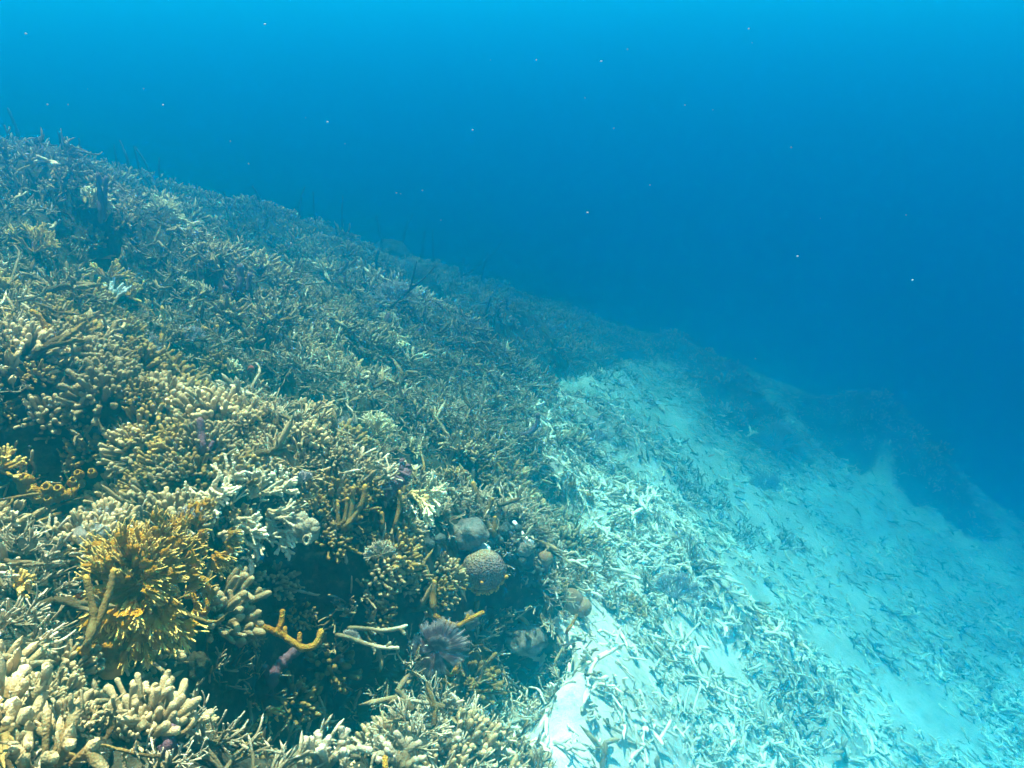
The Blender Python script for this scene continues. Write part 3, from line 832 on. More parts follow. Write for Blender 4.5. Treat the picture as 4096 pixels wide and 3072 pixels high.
rope('rope_sponge', 'cluster of dark upright rope sponges with yellow tips behind the cavern', 'sponge',
     [[(1380,2110),(1420,2060),(1450,2010),(1460,1945)], [(1395,2090),(1410,2020),(1412,1955)], [(1378,2085),(1385,2040),(1389,1998)], [(1355,2100),(1352,2060),(1352,2020)], [(1330,2098),(1352,2095),(1370,2090)]], [10,9,8,8,6], M['brownrope'], lift=.06)
rope('rope_sponge', 'thin brown rope sponge standing at lower left of the yellow spray', 'sponge', [[(1580,2105),(1595,2040),(1598,1968)]], 9, M['brownrope'], lift=.05)
rope('rope_sponge', 'short yellow tipped sponge stub on cream finger corals', 'sponge', [[(1528,2110),(1527,2055)]], 10, M['brownrope'], lift=.05)
rope('rope_sponge', 'slim yellow tipped stub right of the other stub', 'sponge', [[(1640,2100),(1648,2052)]], 8, M['brownrope'], lift=.05)
rope('rope_sponge', 'two dark crossed rope sponges in front of the ochre fire coral', 'sponge',
     [[(345,2590),(375,2480),(362,2390),(345,2310)], [(350,2570),(400,2470),(440,2360),(455,2285)]], [13, 12], M['brownrope'], lift=.17)
rope('rope_sponge', 'leaning orange stick over dark gap at the left', 'sponge', [[(205,1378),(180,1310),(160,1268),(128,1246)], [(228,1368),(212,1330),(195,1300)]], [9, 6], M['orange'], lift=.06)
rope('golden_rod', 'upright golden rod with small knobs on its side', 'sponge', [[(645,1375),(650,1330),(655,1280),(648,1226)]], 7, M['yellow'], lift=.08, lump=.2)
rope('sponge_thread', 'thin orange thread arching from golden corals to golden rod', 'sponge', [[(525,1218),(570,1224),(605,1245),(632,1285)]], 3.5, M['orange'], lift=.09)
rope('rope_sponge', 'yellow tipped rod poking up at the bottom centre edge', 'sponge', [[(1543,3090),(1540,3032)]], 11, M['orange'], lift=.06)
rope('rope_sponge', 'short yellow rod near the bottom right of the reef foot', 'sponge', [[(1808,3070),(1812,3005)]], 9, M['orange'], lift=.05)
rope('rope_sponge', 'orange twig under the creased brown dome coral', 'sponge', [[(2268,2525),(2290,2495),(2306,2462)]], 6, M['orange'], lift=.05)
rope('rope_sponge', 'orange root like sponge curling below the fan worm', 'sponge', [[(1738,2650),(1770,2672),(1805,2700),(1835,2655)]], 8, M['orange'], lift=.05)
rope('rope_sponge', 'orange tipped thumb sponge beside the grey finger at lower left', 'sponge', [[(345,2620),(318,2602)]], 12, M['orange'], lift=.08)
rope('bare_branch', 'long pale bare branch lying across the dark hollow', 'dead coral', [[(1352,2540),(1420,2560),(1480,2580),(1530,2590),(1590,2592)], [(1490,2582),(1500,2605)], [(1545,2590),(1560,2572)]], [8, 6, 7], M['stag'], lift=.12)
rope('bare_branch', 'white bare branch above the grey sponges', 'dead coral', [[(2058,2090),(2080,2125),(2110,2160),(2128,2168)], [(2058,2118),(2050,2140)]], [8, 8], M['white'], lift=.05)
rope('bare_branch', 'pale forked branch under the cream finger mound', 'dead coral', [[(1400,2512),(1470,2515),(1530,2522),(1600,2512),(1625,2502)], [(1600,2512),(1618,2535)], [(1480,2515),(1500,2535)]], [8, 7, 6], M['stag'], lift=.1)

# --- purple sponges
rope('tube_sponge', 'split purple tube sponge hanging below the orange rope sponge', 'sponge',
     [[(1085,2720),(1110,2670),(1150,2635),(1195,2590)], [(1085,2735),(1072,2700),(1062,2672)]], [20, 14], M['purple'], lift=.07, lump=.1)
rope('tube_sponge', 'mauve cluster of upright tubes behind sideways yellow spray', 'sponge',
     [[(1545,1990),(1575,1945),(1605,1920),(1625,1890)], [(1606,1900),(1606,1865),(1608,1842)], [(1632,1900),(1633,1872),(1632,1860)], [(1560,1950),(1530,1945)], [(1520,1960),(1490,1975)]], [24, 9, 9, 12, 12], M['purple'], lift=.06, lump=.16)
rope('tube_sponge', 'pinkish purple lump among finger corals at the bottom', 'sponge', [[(672,2990),(676,2950),(682,2925)]], 22, M['purple'], lift=.05, lump=.15)
rope('tube_sponge', 'purple bent tube on the reef edge by the sand', 'sponge', [[(2075,1745),(2120,1730),(2148,1700),(2152,1662)]], 10, M['purple'], lift=.08)
rope('tube_sponge', 'dark purple twin tubes above the tangled white thicket', 'sponge', [[(812,1800),(806,1740),(800,1680)], [(835,1800),(850,1770)]], [13, 9], M['purple'], lift=.06)
rope('tube_sponge', 'pair of violet tubes by the crest', 'sponge', [[(404,870),(400,780),(394,700)], [(412,880),(420,800),(424,712)]], [9, 8], M['purple'], lift=.12)
rope('tube_sponge', 'low violet tubes on the middle slope', 'sponge', [[(955,1160),(962,1110),(962,1068)], [(990,1160),(1000,1100)], [(930,1165),(900,1150)]], [14, 10, 12], M['purple'], lift=.08)
rope('tube_sponge', 'stub of dark purple tube with pale fan coral beside it', 'sponge', [[(1545,1300),(1552,1262)]], 11, M['purple'], lift=.06)
rope('tube_sponge', 'small violet tube left of the striped fish', 'sponge', [[(966,1730),(964,1690)]], 9, M['purple'], lift=.05)
rope('tube_sponge', 'slim teal grey tube near the brown rope fork', 'sponge', [[(1893,1930),(1893,1882)]], 8, M['teal'], lift=.06)
rope('tube_sponge', 'grey tube sponge arching out of the dark hollow', 'sponge', [[(1000,2330),(1005,2270),(995,2240),(975,2235)]], 11, M['teal'], lift=.09)
rope('finger_sponge', 'dull grey finger pointing left under the ochre fire coral', 'sponge', [[(400,2650),(350,2670),(305,2700)]], 14, M['teal'], lift=.07)

# --- tall sea rods along the crest and slope
def rods():
    lst = [(80,520,395,7),(470,640,540,5),(520,650,520,6),(560,660,535,5),(602,660,545,5),(640,690,590,5),(1198,800,690,6),(1260,815,705,5),(1370,850,720,5),(1500,1100,940,10),
           (1530,960,780,7),(1610,950,775,6),(1455,1130,1010,5),(1690,1010,850,9),(1735,960,845,6),(1582,1220,1115,8),(1930,1050,950,8),(1945,1270,1120,7),(1990,1270,1160,6),(1975,1300,1180,5),
           (1295,1080,950,6),(1310,1060,970,5),(940,1130,1060,10),(1000,1160,1070,10),(1850,1080,985,7),(1830,1280,1200,6),(2030,1240,1150,6),(1700,1300,1200,5),(1350,950,860,5),(780,1420,1320,7),
           (790,790,700,5),(905,820,730,5),(1040,800,700,6),(1690,1350,1260,6),(1890,1350,1260,6),(1100,1010,930,6),(780,990,910,6),(1240,1150,1080,6),(330,600,520,6),(250,560,480,5)]
    items = []
    for px, py0, py1, w in lst:
        d = gdist(px, py0)
        for _ in range(12):
            if d < 14: break
            py0 += 14; d = gdist(px, py0)
        r_ = w * .9 * d / F; h = (py0 - py1) * d / F / cP * .62
        P0 = at(px, py0, d) - np.array([0, 0, .03]); lean = hr.normal(0, .16, 3); lean[2] = 0
        P = [P0 + np.array([0, 0, h]) * t + lean * h * t * t for t in (0, .35, .7, 1.0)]
        ac = Acc(); add_tube(ac, P, [r_ * 1.1, r_ * .9, r_ * .8, r_ * .55], lump=.14, rng=hr, sides=8, sub=5)
        o = solo('sea_rod', ac, M['whip'], None, 'sea rod', P0, 'tall thin sea rods standing on the slope')
        items.append((o, px, (py0 + py1) / 2, 'tall dark' if h > .35 else 'short dark'))
    relabel(items, 'sea rod')
rods()

def twigs():
    """two thin gorgonian twigs leaning out over the blue water at the crest"""
    for st, lab in (([(1840,1110),(1920,1060),(1985,1000),(2012,955)], 'long thin twig leaning over the blue water at crest'), ([(1560,1230),(1640,1160),(1700,1110),(1745,1060)], 'thin twig below the long leaning one')):
        d = gdist(*st[0], .1)
        P = [at(a, b, d - .06 * k) for k, (a, b) in enumerate(st)]
        ac = Acc(); add_tube(ac, P, [.011, .009, .007, .004], lump=.1, rng=hr, sides=6)
        add_tube(ac, [P[1], P[1] + np.array([.05, 0, .18])], [.008, .004], lump=.1, rng=hr, sides=6)
        solo('gorgonian_twig', ac, M['whip'], lab, 'soft coral', P[0])
twigs()

# --- branching yellow corals
def bush(px, py, size, ang, spread, mat, label, levels=4, n=5, r=.0038, lift=.06, flat=.35, name='yellow_coral', kids=(2, 4), cat='coral', base=True):
    d = gdist(px, py, lift); s = size * d / F
    C = at(px, py, d)
    ac = Acc(); seg = s / levels * 1.35
    a = math.radians(ang) + np.linspace(-spread * .5, spread * .5, n) + hr.normal(0, .08, n)
    D = np.cos(a)[:, None] * E_R + np.sin(a)[:, None] * E_U + hr.normal(0, flat, (n, 1)) * E_V
    P = np.repeat(C[None], n, 0) + hr.normal(0, .004, (n, 3)); R = np.full(n, r * (1.25 if levels > 3 else 1))
    for lv in range(levels):
        m = len(P); L = seg * hr.uniform(.7, 1.15, m) * (1 - .1 * lv)
        add_fingers(ac, P, D, L, R, hr.normal(0, .12, (m, 3)), 6, False, knob=.08, rng=hr, taper=1.1, a0=lv / levels, a1=(lv + 1) / levels)
        k = hr.integers(kids[0], kids[1], m); idx = np.repeat(np.arange(m), k); t = hr.uniform(.6, .95, len(idx))
        E = P[idx] + norm(D[idx]) * (L[idx] * t)[:, None]
        q = hr.normal(0, .42, (len(idx), 1)); side = np.cross(norm(D[idx]), E_V)
        D = norm(norm(D[idx]) + side * q + hr.normal(0, flat * .6, (len(idx), 1)) * E_V); P = E; R = R[idx] * .86
        if len(P) > 170:
            c = hr.choice(len(P), 170, replace=False); P, D, R = P[c], D[c], R[c]
    rt = root(name, C, label, cat)
    part(rt, 'branches', ac, mat)
    if base:
        ab = Acc(); add_blob(ab, C - E_V * .012 - np.array([0, 0, .012]), (.02, .02, .016), lump=.2, rng=hr); part(rt, 'holdfast', ab, M['base'])
    return rt

FY = M['fan_yellow']
bush(1500,1745,105,70,1.9,FY,'bushy yellow branching coral on a dark mound', n=9, lift=.1)
bush(1645,1800,48,20,2.2,FY,'little yellow branching fan right of the bushy one', levels=3, n=6)
bush(1645,1905,62,10,1.2,FY,'open yellow twig fan above the sideways spray', levels=3, n=4)
bush(1650,1975,170,-22,.75,FY,'sideways yellow spray of stiff twigs pointing right', n=7, levels=5, lift=.12, kids=(2,3), r=.0045)
bush(1500,1495,72,-30,1.5,FY,'pale yellow drooping twig coral on the middle slope', n=7)
bush(1590,1345,70,-60,1.8,FY,'tall pale yellow twig coral high on the slope', n=6)
bush(1560,1300,60,80,1.6,FY,'upper pale yellow twig coral with tan tips', n=6, levels=3)
bush(135,1010,110,75,1.9,M['yellow'],'yellow bushy coral beside dark hollow at the left', n=9, lift=.1)
bush(930,1490,48,80,1.6,FY,'small pale yellow comb coral near mid slope', levels=3, n=7)
bush(735,1165,55,70,1.5,FY,'yellowish twig coral right of the golden corals', levels=3, n=6)
bush(800,1180,50,60,1.5,FY,'second yellowish twig coral farther right of the golden corals', levels=3, n=6)
bush(640,890,105,40,1.6,FY,'pale ribbed fan coral high on the slope', levels=4, n=10, r=.005)
bush(365,830,85,60,1.6,FY,'pale fan coral at upper left below the crest', levels=4, n=8, r=.005)
bush(60,2345,60,20,2.4,M['yellow'],'small yellow twig coral on pale thicket at far left', levels=3, n=6)
bush(1075,2850,40,-60,2.6,M['yellow'],'tiny ragged yellow coral among pale branches below', levels=2, n=7)
bush(10,1880,85,50,2.2,M['yellow'],'yellow spiky coral cut by the left edge', levels=3, n=8, r=.005, lift=.08)
bush(1770,2995,85,75,1.6,M['stag'],'cream branching coral with stubby fingers at reef foot', levels=3, n=4, r=.010, name='staghorn_coral', kids=(1,3), lift=.08)
bush(1985,3010,85,45,1.4,M['stag'],'pale forked coral right of the stubby one at the reef foot', levels=3, n=3, r=.008, name='staghorn_coral', kids=(1,3), lift=.06)
bush(1300,3060,140,85,1.8,M['stag'],'big cream branching coral at the bottom edge', levels=3, n=6, r=.010, name='staghorn_coral', kids=(1,3), lift=.08)
bush(1610,3060,120,95,2.0,M['stag'],'knotted cream branches at the bottom edge by yellow rod', levels=3, n=6, r=.010, name='staghorn_coral', kids=(1,3), lift=.08)
bush(445,1205,75,100,1.8,M['white'],'bright white twig coral on the golden patch', levels=2, n=6, r=.009, lift=.10, name='white_coral')
bush(1640,1445,80,80,1.8,M['bleach'],'white antler coral on the middle slope', levels=3, n=5, r=.008, name='white_coral', kids=(1,3), lift=.1)

def golden():
    for k, (px, py, s, lab) in enumerate(((430,1120,95,'golden knobbly coral patch above the white twig coral'), (370,1190,80,'golden coral sheet left of the white twig coral'),
                                          (520,1190,75,'golden knobbly coral right of the white twig coral'), (300,1130,60,'olive gold twig coral left of golden patch'))):
        bush(px, py, s, 80, 2.8, M['yellow'], lab, levels=3, n=8, r=.0075, lift=.07, name='golden_coral', flat=.6, kids=(1, 3))
golden()

def thicket():
    for k, (px, py, sz, ang) in enumerate(((850,2010,150,100),(930,2075,170,-60),(1000,1990,170,60),(1075,2050,150,-40),(900,1930,120,80),(1010,2130,150,-75),(1110,1960,120,40),(790,2090,110,200),(1120,2130,110,-50),(840,1960,140,-30),(960,2120,130,-10),(1060,1920,130,150),(880,2140,120,-20),(940,1900,110,70))):
        bush(px, py, sz * .85, ang, 1.7, M['bleach'], 'bleached white branch thicket', levels=4, n=5, r=.0048, lift=.045, flat=.22, name='white_thicket', kids=(1, 3))
    items = [(o, *[float(v[0]) for v in project(np.array(o.location))[:2]], 'bleached white') for o in COL.objects if o.name.startswith('white_thicket') and o.parent is None]
    for o, *_ in items: o['group'] = 'bleached branch thickets'
    relabel(items, 'branch thicket')
thicket()

# --- sea fans
def sea_fan(px, py, size, ang, spread, label, mat=None, lift=.07, stalk=0, n=9, fine=.0011, tilt=0.0):
    mat = mat or M['gauze']
    d = gdist(px, py, lift); s = size * d / F; C = at(px, py, d)
    rt = root('sea_fan', C, label, 'sea fan')
    st = stalk * d / F
    U = E_U * math.cos(tilt) + E_V * math.sin(tilt)
    A = C + U * st
    ac = Acc(); a = math.radians(ang) + np.linspace(-spread * .5, spread * .5, n)
    D = np.cos(a)[:, None] * E_R + np.sin(a)[:, None] * U; P = np.repeat(A[None], n, 0); R = np.full(n, fine * 2.2)
    nrm = np.cross(E_R, U)
    for lv in range(5):
        m = len(P); L = s / 4.1 * hr.uniform(.8, 1.15, m)
        add_fingers(ac, P, D, L, R, hr.normal(0, .05, (m, 3)), 4, True, rng=hr, knob=.05, a0=lv / 5, a1=(lv + 1) / 5)
        idx = np.repeat(np.arange(m), hr.integers(2, 4, m)); t = hr.uniform(.5, .98, len(idx))
        E = P[idx] + norm(D[idx]) * (L[idx] * t)[:, None]
        side = np.cross(norm(D[idx]), nrm)
        D = norm(norm(D[idx]) + side * hr.normal(0, .38, (len(idx), 1)) + hr.normal(0, .06, (len(idx), 3))); P = E; R = R[idx] * .82
        if len(P) > 320:
            c = hr.choice(len(P), 320, replace=False); P, D, R = P[c], D[c], R[c]
    part(rt, 'fan_blade', ac, mat)
    sa = Acc(); add_tube(sa, [C - np.array([0, 0, .03]), C + U * max(st * .5, .006), A + U * .004], [.004, .0035, .003], rng=hr, sides=6)
    part(rt, 'stalk', sa, M['whip'])
    return rt
sea_fan(765,2085,62,100,2.2,'grey round sea fan above the striped yellow comb fan')
sea_fan(1400,1750,85,140,1.5,'lilac grey sea fan left of bushy yellow coral')
sea_fan(770,1370,62,110,1.8,'pale blue grey sea fan on the upper slope')
sea_fan(560,1395,80,-10,1.3,'feathery pale fan pointing right beside dark gap')
sea_fan(1520,2235,75,88,2.2,'white feathery fan on the cream finger mound', mat=M['stag'], lift=.1, fine=.0010)
sea_fan(1215,1930,45,100,2.0,'small grey fan on branching coral behind cream boulder')
sea_fan(2700,2440,100,80,2.9,'grey umbrella fan on a stalk above the sand rubble', stalk=45, lift=.02, fine=.0016)
sea_fan(1640,1130,95,95,2.4,'wide grey green fan near the crest', fine=.0022)
sea_fan(1580,1220,100,90,2.4,'wide grey green fan just below the upper one', fine=.0022)
sea_fan(3110,1800,110,95,2.6,'very faint pale fan on distant sand slope', fine=.004)
sea_fan(1400,2560,40,80,2.0,'small pale lilac fan in the dark hollow', mat=M['mauve'], lift=.12)
sea_fan(3060,1960,70,95,2.4,'faint pale fan nearer on the sand slope', fine=.0035)
sea_fan(2390,1770,55,90,2.2,'small faint fan beside the sand channel', fine=.002)

# --- ruffled ochre fire coral: curved blades with toothed rims
def frill(body, teeth, pts2, out, h, thick, tooth, n_t, C, jitter=.25, a_lo=.0, a_hi=.45):
    P = np.array(pts2, float); m = 28
    tt = np.linspace(0, len(P) - 1, m); Q = np.stack([np.interp(tt, np.arange(len(P)), P[:, k]) for k in range(3)], -1)
    O = np.array(out, float); O = np.stack([np.interp(np.linspace(0, len(O) - 1, m), np.arange(len(O)), O[:, k]) for k in range(3)], -1); O = norm(O)
    ruf = .25 * h * np.sin(np.linspace(0, 14 + 6 * hr.random(), m) + hr.uniform(0, 6)) + .1 * h * hr.normal(0, 1, m)
    T = norm(np.gradient(Q, axis=0)); Nn = norm(np.cross(T, O))
    S = 10; th = np.linspace(0, 2 * np.pi, S, endpoint=False)
    c, s_ = np.cos(th), np.sin(th)
    off = (c[None, :] * .5 + .5) * h
    V = Q[:, None, :] + O[:, None, :] * off[..., None] + Nn[:, None, :] * (s_[None, :, None] * thick + ((c[None, :] * .5 + .5) * ruf[:, None])[..., None])
    V = C + V[..., 0:1] * E_R + V[..., 1:2] * E_U + V[..., 2:3] * E_V
    body.add(V, grid_faces(1, m, S), a_lo + (a_hi - a_lo) * (c[None, :] * .5 + .5) + np.zeros((m, 1)))
    u = np.sort(hr.uniform(0, m - 1, n_t)); i = np.minimum(u.astype(int), m - 2); f = (u - i)[:, None]
    B = Q[i] * (1 - f) + Q[i + 1] * f; Ob = norm(O[i] * (1 - f) + O[i + 1] * f); rb = (ruf[i] * (1 - f[:, 0]) + ruf[i + 1] * f[:, 0])
    Bp = B + Ob * h * .9 + Nn[i] * rb[:, None] * .9
    Dp = norm(Ob + T[i] * hr.normal(0, jitter, (n_t, 1)) + Nn[i] * hr.normal(0, jitter, (n_t, 1)))
    w = lambda v: v[:, 0:1] * E_R + v[:, 1:2] * E_U + v[:, 2:3] * E_V
    add_fingers(teeth, C + w(Bp), w(Dp), tooth * hr.uniform(.5, 1.5, n_t), tooth * .13, None, 6, False, knob=.06, rng=hr, taper=1.35, flat=.75, a0=.4, a1=1.0)

def fire_coral(px, py, label, R, arcs, lift, nteeth=26, tooth=.018, bowl=True, mat='ochre'):
    d = gdist(px, py, lift); C = at(px, py, d)
    rt = root('fire_coral', C, label, 'coral')
    if bowl:
        ab = Acc(); m1, m2 = 34, 150
        r_, a_ = np.meshgrid(np.linspace(.02, 1, m1), np.linspace(0, 2 * np.pi, m2, endpoint=False), indexing='ij')
        rid = (.06 * np.sin(a_ * 17 + 4 * np.sin(a_ * 2) + 5 * r_) + .05 * np.sin(a_ * 31 + 9 * r_)) * r_ + .10 * fbm(r_ * 2 + 3 * np.cos(a_), 3 * np.sin(a_) + r_, 3, 2.0)
        X, Y = R * .66 * r_ * np.cos(a_) * (1 + .14 * np.sin(3 * a_ + 1)), R * .74 * r_ * np.sin(a_) * (1 + .08 * np.sin(5 * a_))
        Z = R * (-.55 + .55 * r_ ** 2.2) + R * rid
        V = C + X[..., None] * E_R + Y[..., None] * E_U + Z[..., None] * E_V
        ab.add(V, grid_faces(1, m1, m2), .08 + .25 * r_ ** 3)
        back = V - E_V * .02; ab.add(back, grid_faces(1, m1, m2)[:, ::-1], np.full(r_.shape, .1))
        part(rt, 'bowl', ab, M[mat])
    if bowl:
        arcs = list(arcs) + [(q, q + hr.uniform(-70, 70), hr.uniform(.2, .62), hr.uniform(.10, .17), hr.uniform(-.35, -.1)) for q in hr.uniform(0, 360, 13)]
    for a0, a1, rr, h, dz in arcs:
        a = np.radians(np.linspace(a0, a1, 9)); rad = R * rr * (1 + .08 * hr.normal(0, 1, 9) + hr.uniform(-.12, .12) * np.linspace(-1, 1, 9))
        ox, oy = hr.uniform(-.28, .28, 2) * R
        P = np.stack([ox + rad * np.cos(a), oy + rad * np.sin(a) * 1.1, np.full(9, dz * R) + R * .05 * hr.normal(0, 1, 9)], -1)
        O = np.stack([np.cos(a), np.sin(a) * 1.0, np.full(9, .12 if rr > .55 else .5)], -1)
        bd, te = Acc(), Acc()
        frill(bd, te, P, O, h * R, .0055, tooth, nteeth, C)
        b = part(rt, 'blade', bd, M[mat])
        te.v = [v - C for v in te.v]
        link('toothed_rim', te.mesh('toothed_rim', M['yellow']), b)
    return rt
_arcs = []
for _c, _sp, _lo, _hi, _n in ((25, 60, .6, 1.45, 8), (80, 50, .6, 1.25, 6), (130, 40, .6, 1.1, 4), (-40, 50, .7, 1.35, 6), (-110, 50, .7, 1.45, 6), (-150, 30, .7, 1.3, 3)):
    for _k in range(_n):
        _m = _c + hr.uniform(-.5, .5) * _sp; _w = hr.uniform(28, 55); _r = hr.uniform(_lo, _hi)
        _arcs.append((_m + _w * .5, _m - _w * .5, _r, hr.uniform(.24, .38), .25 - .55 * _r + hr.uniform(-.15, .15)))
fire_coral(510, 2350, 'ruffled ochre fire coral bowl with spiky yellow rims', .078, _arcs, .16, nteeth=30, tooth=.017)
_arcs = []
for _c, _sp, _lo, _hi, _n in ((70, 60, .3, 1.3, 6), (0, 60, .2, 1.5, 8), (-60, 50, .4, 1.5, 6), (150, 50, .3, .8, 3)):
    for _k in range(_n):
        _m = _c + hr.uniform(-.5, .5) * _sp; _w = hr.uniform(20, 45); _r = hr.uniform(_lo, _hi)
        _arcs.append((_m + _w * .5, _m - _w * .5, _r, hr.uniform(.2, .34), .3 - .4 * _r))
fire_coral(735, 2185, 'small striped yellow comb fan coral right of the ochre bowl', .06, _arcs, .08, nteeth=16, tooth=.013, bowl=False, mat='ochre')
fire_coral(765, 2400, 'little orange comb coral on the dark wall right of the bowl', .035, [(90, -80, .9, .4, 0), (100, -70, .4, .4, .1)], .05, nteeth=14, tooth=.014, bowl=False)
def trunk():
    d = gdist(470, 2600, .06)
    ac = Acc(); add_tube(ac, [at(455, 2540, d - .02), at(450, 2600, d), at(440, 2665, d + .02)], [.022, .028, .026], lump=.12, rng=hr)
    add_tube(ac, [at(400, 2540, d), at(395, 2600, d), at(400, 2650, d)], [.012, .014, .012], lump=.12, rng=hr)
    solo('coral_trunk', ac, M['ochre'], 'dark ochre knobbly stump beneath the ruffled fire coral', 'coral', at(450, 2600, d))
trunk()

# --- honeycomb sponge, brown domes, ball
def boulders():
    d = gdist(1935, 2290, .13); C = at(1935, 2275, d); R = 84 * d / F
    rt = root('honeycomb_sponge', C, 'big brown honeycomb sponge with frilly yellow lower rim', 'sponge')
    ac = Acc(); nu, nv = 72, 44
    add_blob(ac, C, (R, R * .85, R * .92), lump=.035, freq=3, nu=nu, nv=nv, rng=hr, cut=-.99)
    V = ac.v[0] - C; u_, r_ = V @ E_R, V @ E_U
    # yellower along the bottom and towards the upper left, lower half swollen
    low = sstep(.35, 1.0, -(r_ / R) * .9 - (u_ / R) * .25)
    top = sstep(.3, .9, (r_ / R) - (u_ / R) * .35) * .3
    ac.a = [np.clip(low * .9 * (hr.random(len(low)) > .25) + top, 0, 1)]
    ac.v[0] = C + V * (1 + .10 * sstep(.2, 1, -r_ / R))[:, None]
    part(rt, 'body', ac, M['honey'])
    fr = Acc(); a = np.radians(np.linspace(170, 345, 60)); rr = R * (1.03 + .05 * hr.normal(0, 1, 60))
    B = C + np.cos(a)[:, None] * E_R * rr[:, None] + np.sin(a)[:, None] * E_U * rr[:, None] * 1.02 + E_V * R * .12 * hr.normal(0, 1, (60, 1))
    D = np.cos(a)[:, None] * E_R + np.sin(a)[:, None] * E_U + hr.normal(0, .5, (60, 3))
    add_fingers(fr, B - norm(D) * .006, D, hr.uniform(.007, .016, 60), hr.uniform(.003, .0055, 60), None, 6, rng=hr, knob=.2)
    part(rt, 'frilled_rim', fr, M['yellow'])
    kb = Acc(); add_blob(kb, C + E_V * R * .80 - E_U * R * .45 - E_R * R * .05, .006, lump=.2, rng=hr, nu=10, nv=8, cut=-.99); part(rt, 'knob', kb, M['yellow'])
    d = gdist(2300, 2430, .06); C = at(2300, 2412, d); R = 50 * d / F
    rt = root('dome_coral', C, 'creased brown dome coral standing on pale rubble', 'coral')
    ac = Acc(); add_blob(ac, C - E_R * R * .3, (R * .95, R * .85, R * 1.25), lump=.05, freq=2, nu=40, nv=30, rng=hr, cut=-.9); part(rt, 'big_lobe', ac, M['brain'])
    ac = Acc(); add_blob(ac, C + E_R * R * .55 - E_U * R * .35 + E_V * .0, (R * .72, R * .8, R * .8), lump=.06, freq=2, nu=36, nv=26, rng=hr, cut=-.9); part(rt, 'small_lobe', ac, M['brain'])
    d = gdist(2180, 2245, .05); C = at(2182, 2232, d); R = 30 * d / F
    rt = root('ball_sponge', C, 'round grey brown ball sponge on the reef edge', 'sponge')
    ac = Acc(); add_blob(ac, C, R, lump=.04, freq=2, nu=30, nv=24, rng=hr, cut=-.98); part(rt, 'body', ac, M['brain'])
    ac = Acc(); add_tube(ac, [C - np.array([0, 0, R * 2.6]), C - np.array([0, 0, R * 1.5]), C - np.array([0, 0, R * .6])], [R * .7, R * .55, R * .6], rng=hr, round_end=False); part(rt, 'foot', ac, M['purple'])
    d = gdist(1210, 2120, .07); C = at(1205, 2112, d); R = 62 * d / F
    rt = root('lumpy_coral', C, 'cream boulder coral with one opening painted dark', 'coral')
    ac = Acc()
    add_blob(ac, C, (R * .85, R * .7, R * .85), lump=.2, freq=7, nu=60, nv=44, rng=hr, cut=-.9, a=.9)
    for k in range(16):
        q = hr.uniform(0, 6.28); add_blob(ac, C + (E_R * math.cos(q) + E_U * math.sin(q) * .8) * R * .85 + E_V * R * .2, R * hr.uniform(.18, .38), lump=.2, rng=hr, nu=18, nv=12, cut=-.95, a=.9)
    part(rt, 'body', ac, M['stag'])
    Hc = at(1226, 2160, d - R * .9); th = np.linspace(0, 2 * np.pi, 17)
    ac = Acc(); add_tube(ac, [Hc + (E_R * math.cos(t) * .0075 + E_U * math.sin(t) * .011) for t in th], .0035, rng=hr, sides=8, sub=1, round_end=False); part(rt, 'hole_rim', ac, M['bleach'])
    ac = Acc(); add_blob(ac, Hc - E_V * .004, (.0075, .003, .011), lump=0, rng=hr, nu=14, nv=10, cut=-.98); part(rt, 'hole_shade', ac, M['whip'])  # solid dark plug, painted shade for the inside of the opening
    # tan encrusted boulder and white patch behind the honeycomb
    for px, py, w, hh, mt, lab in ((1870,2135,75,60,'tan','tan speckled boulder above the honeycomb sponge'), (1915,2200,45,22,'white','white bare crust touching the top of the honeycomb sponge'),
                                   (2090,2190,48,34,'tan','tan speckled lump right of the white bare branch'), (1875,2480,40,35,'tan','white speckled crust on the dark wall below honeycomb sponge'),
                                   (2100,2560,80,55,'tan','grey white encrusted ledge at the foot of the dark wall'), (360,2140,60,35,'tan','grey pitted boulder above the ochre fire coral'),
                                   (1560,1010,70,45,'base','dark crest boulder under tall sea rods')):
        d = gdist(px, py, .03); C = at(px, py, d); ac = Acc()
        add_blob(ac, C, (w * d / F, w * d / F * .8, hh * d / F), lump=.16, freq=6, nu=44, nv=26, rng=hr, cut=-.9, a=.5)
        solo('encrusted_boulder', ac, M[mt], lab, 'rock', C)
boulders()

def grey_sponges():
    items = []
    for px, py, r_ in ((1950,2140,26),(1985,2165,22),(1930,2080,20),(2020,2110,24),(2045,2180,26),(2070,2230,24),(2105,2215,18),(2110,2260,24),(2140,2290,20),(2060,2080,22),(2120,2100,18),(2150,2140,20),
                       (2165,2175,18),(2000,2230,18),(2130,2330,16),(1970,2060,20),(1730,2165,26),(1760,2150,18),(1905,2160,22),(1850,2345,16),(1950,2460,24),(1985,2480,18),(2025,2060,18),(2080,2150,20),(2190,2090,16),
                       (1890,2010,15),(2140,2005,18),(2160,2030,14),(300,2370,20),(700,2290,20)):
        d = gdist(px, py, .02); C = at(px, py, d); R = r_ * d / F; ac = Acc()
        for k in range(5):
            add_blob(ac, C + hr.normal(0, R * .75, 3) * [1, .8, .7], R * hr.uniform(.45, .8), lump=.16, freq=4, rng=hr, nu=16, nv=10, cut=-.95, a=hr.random())
        o = solo('grey_sponge', ac, M['teal'], None, 'sponge', C, 'lumpy grey sponges behind the honeycomb sponge')
        items.append((o, px, py, 'lumpy' if r_ < 20 else 'large'))
    relabel(items, 'blue grey sponge')
grey_sponges()

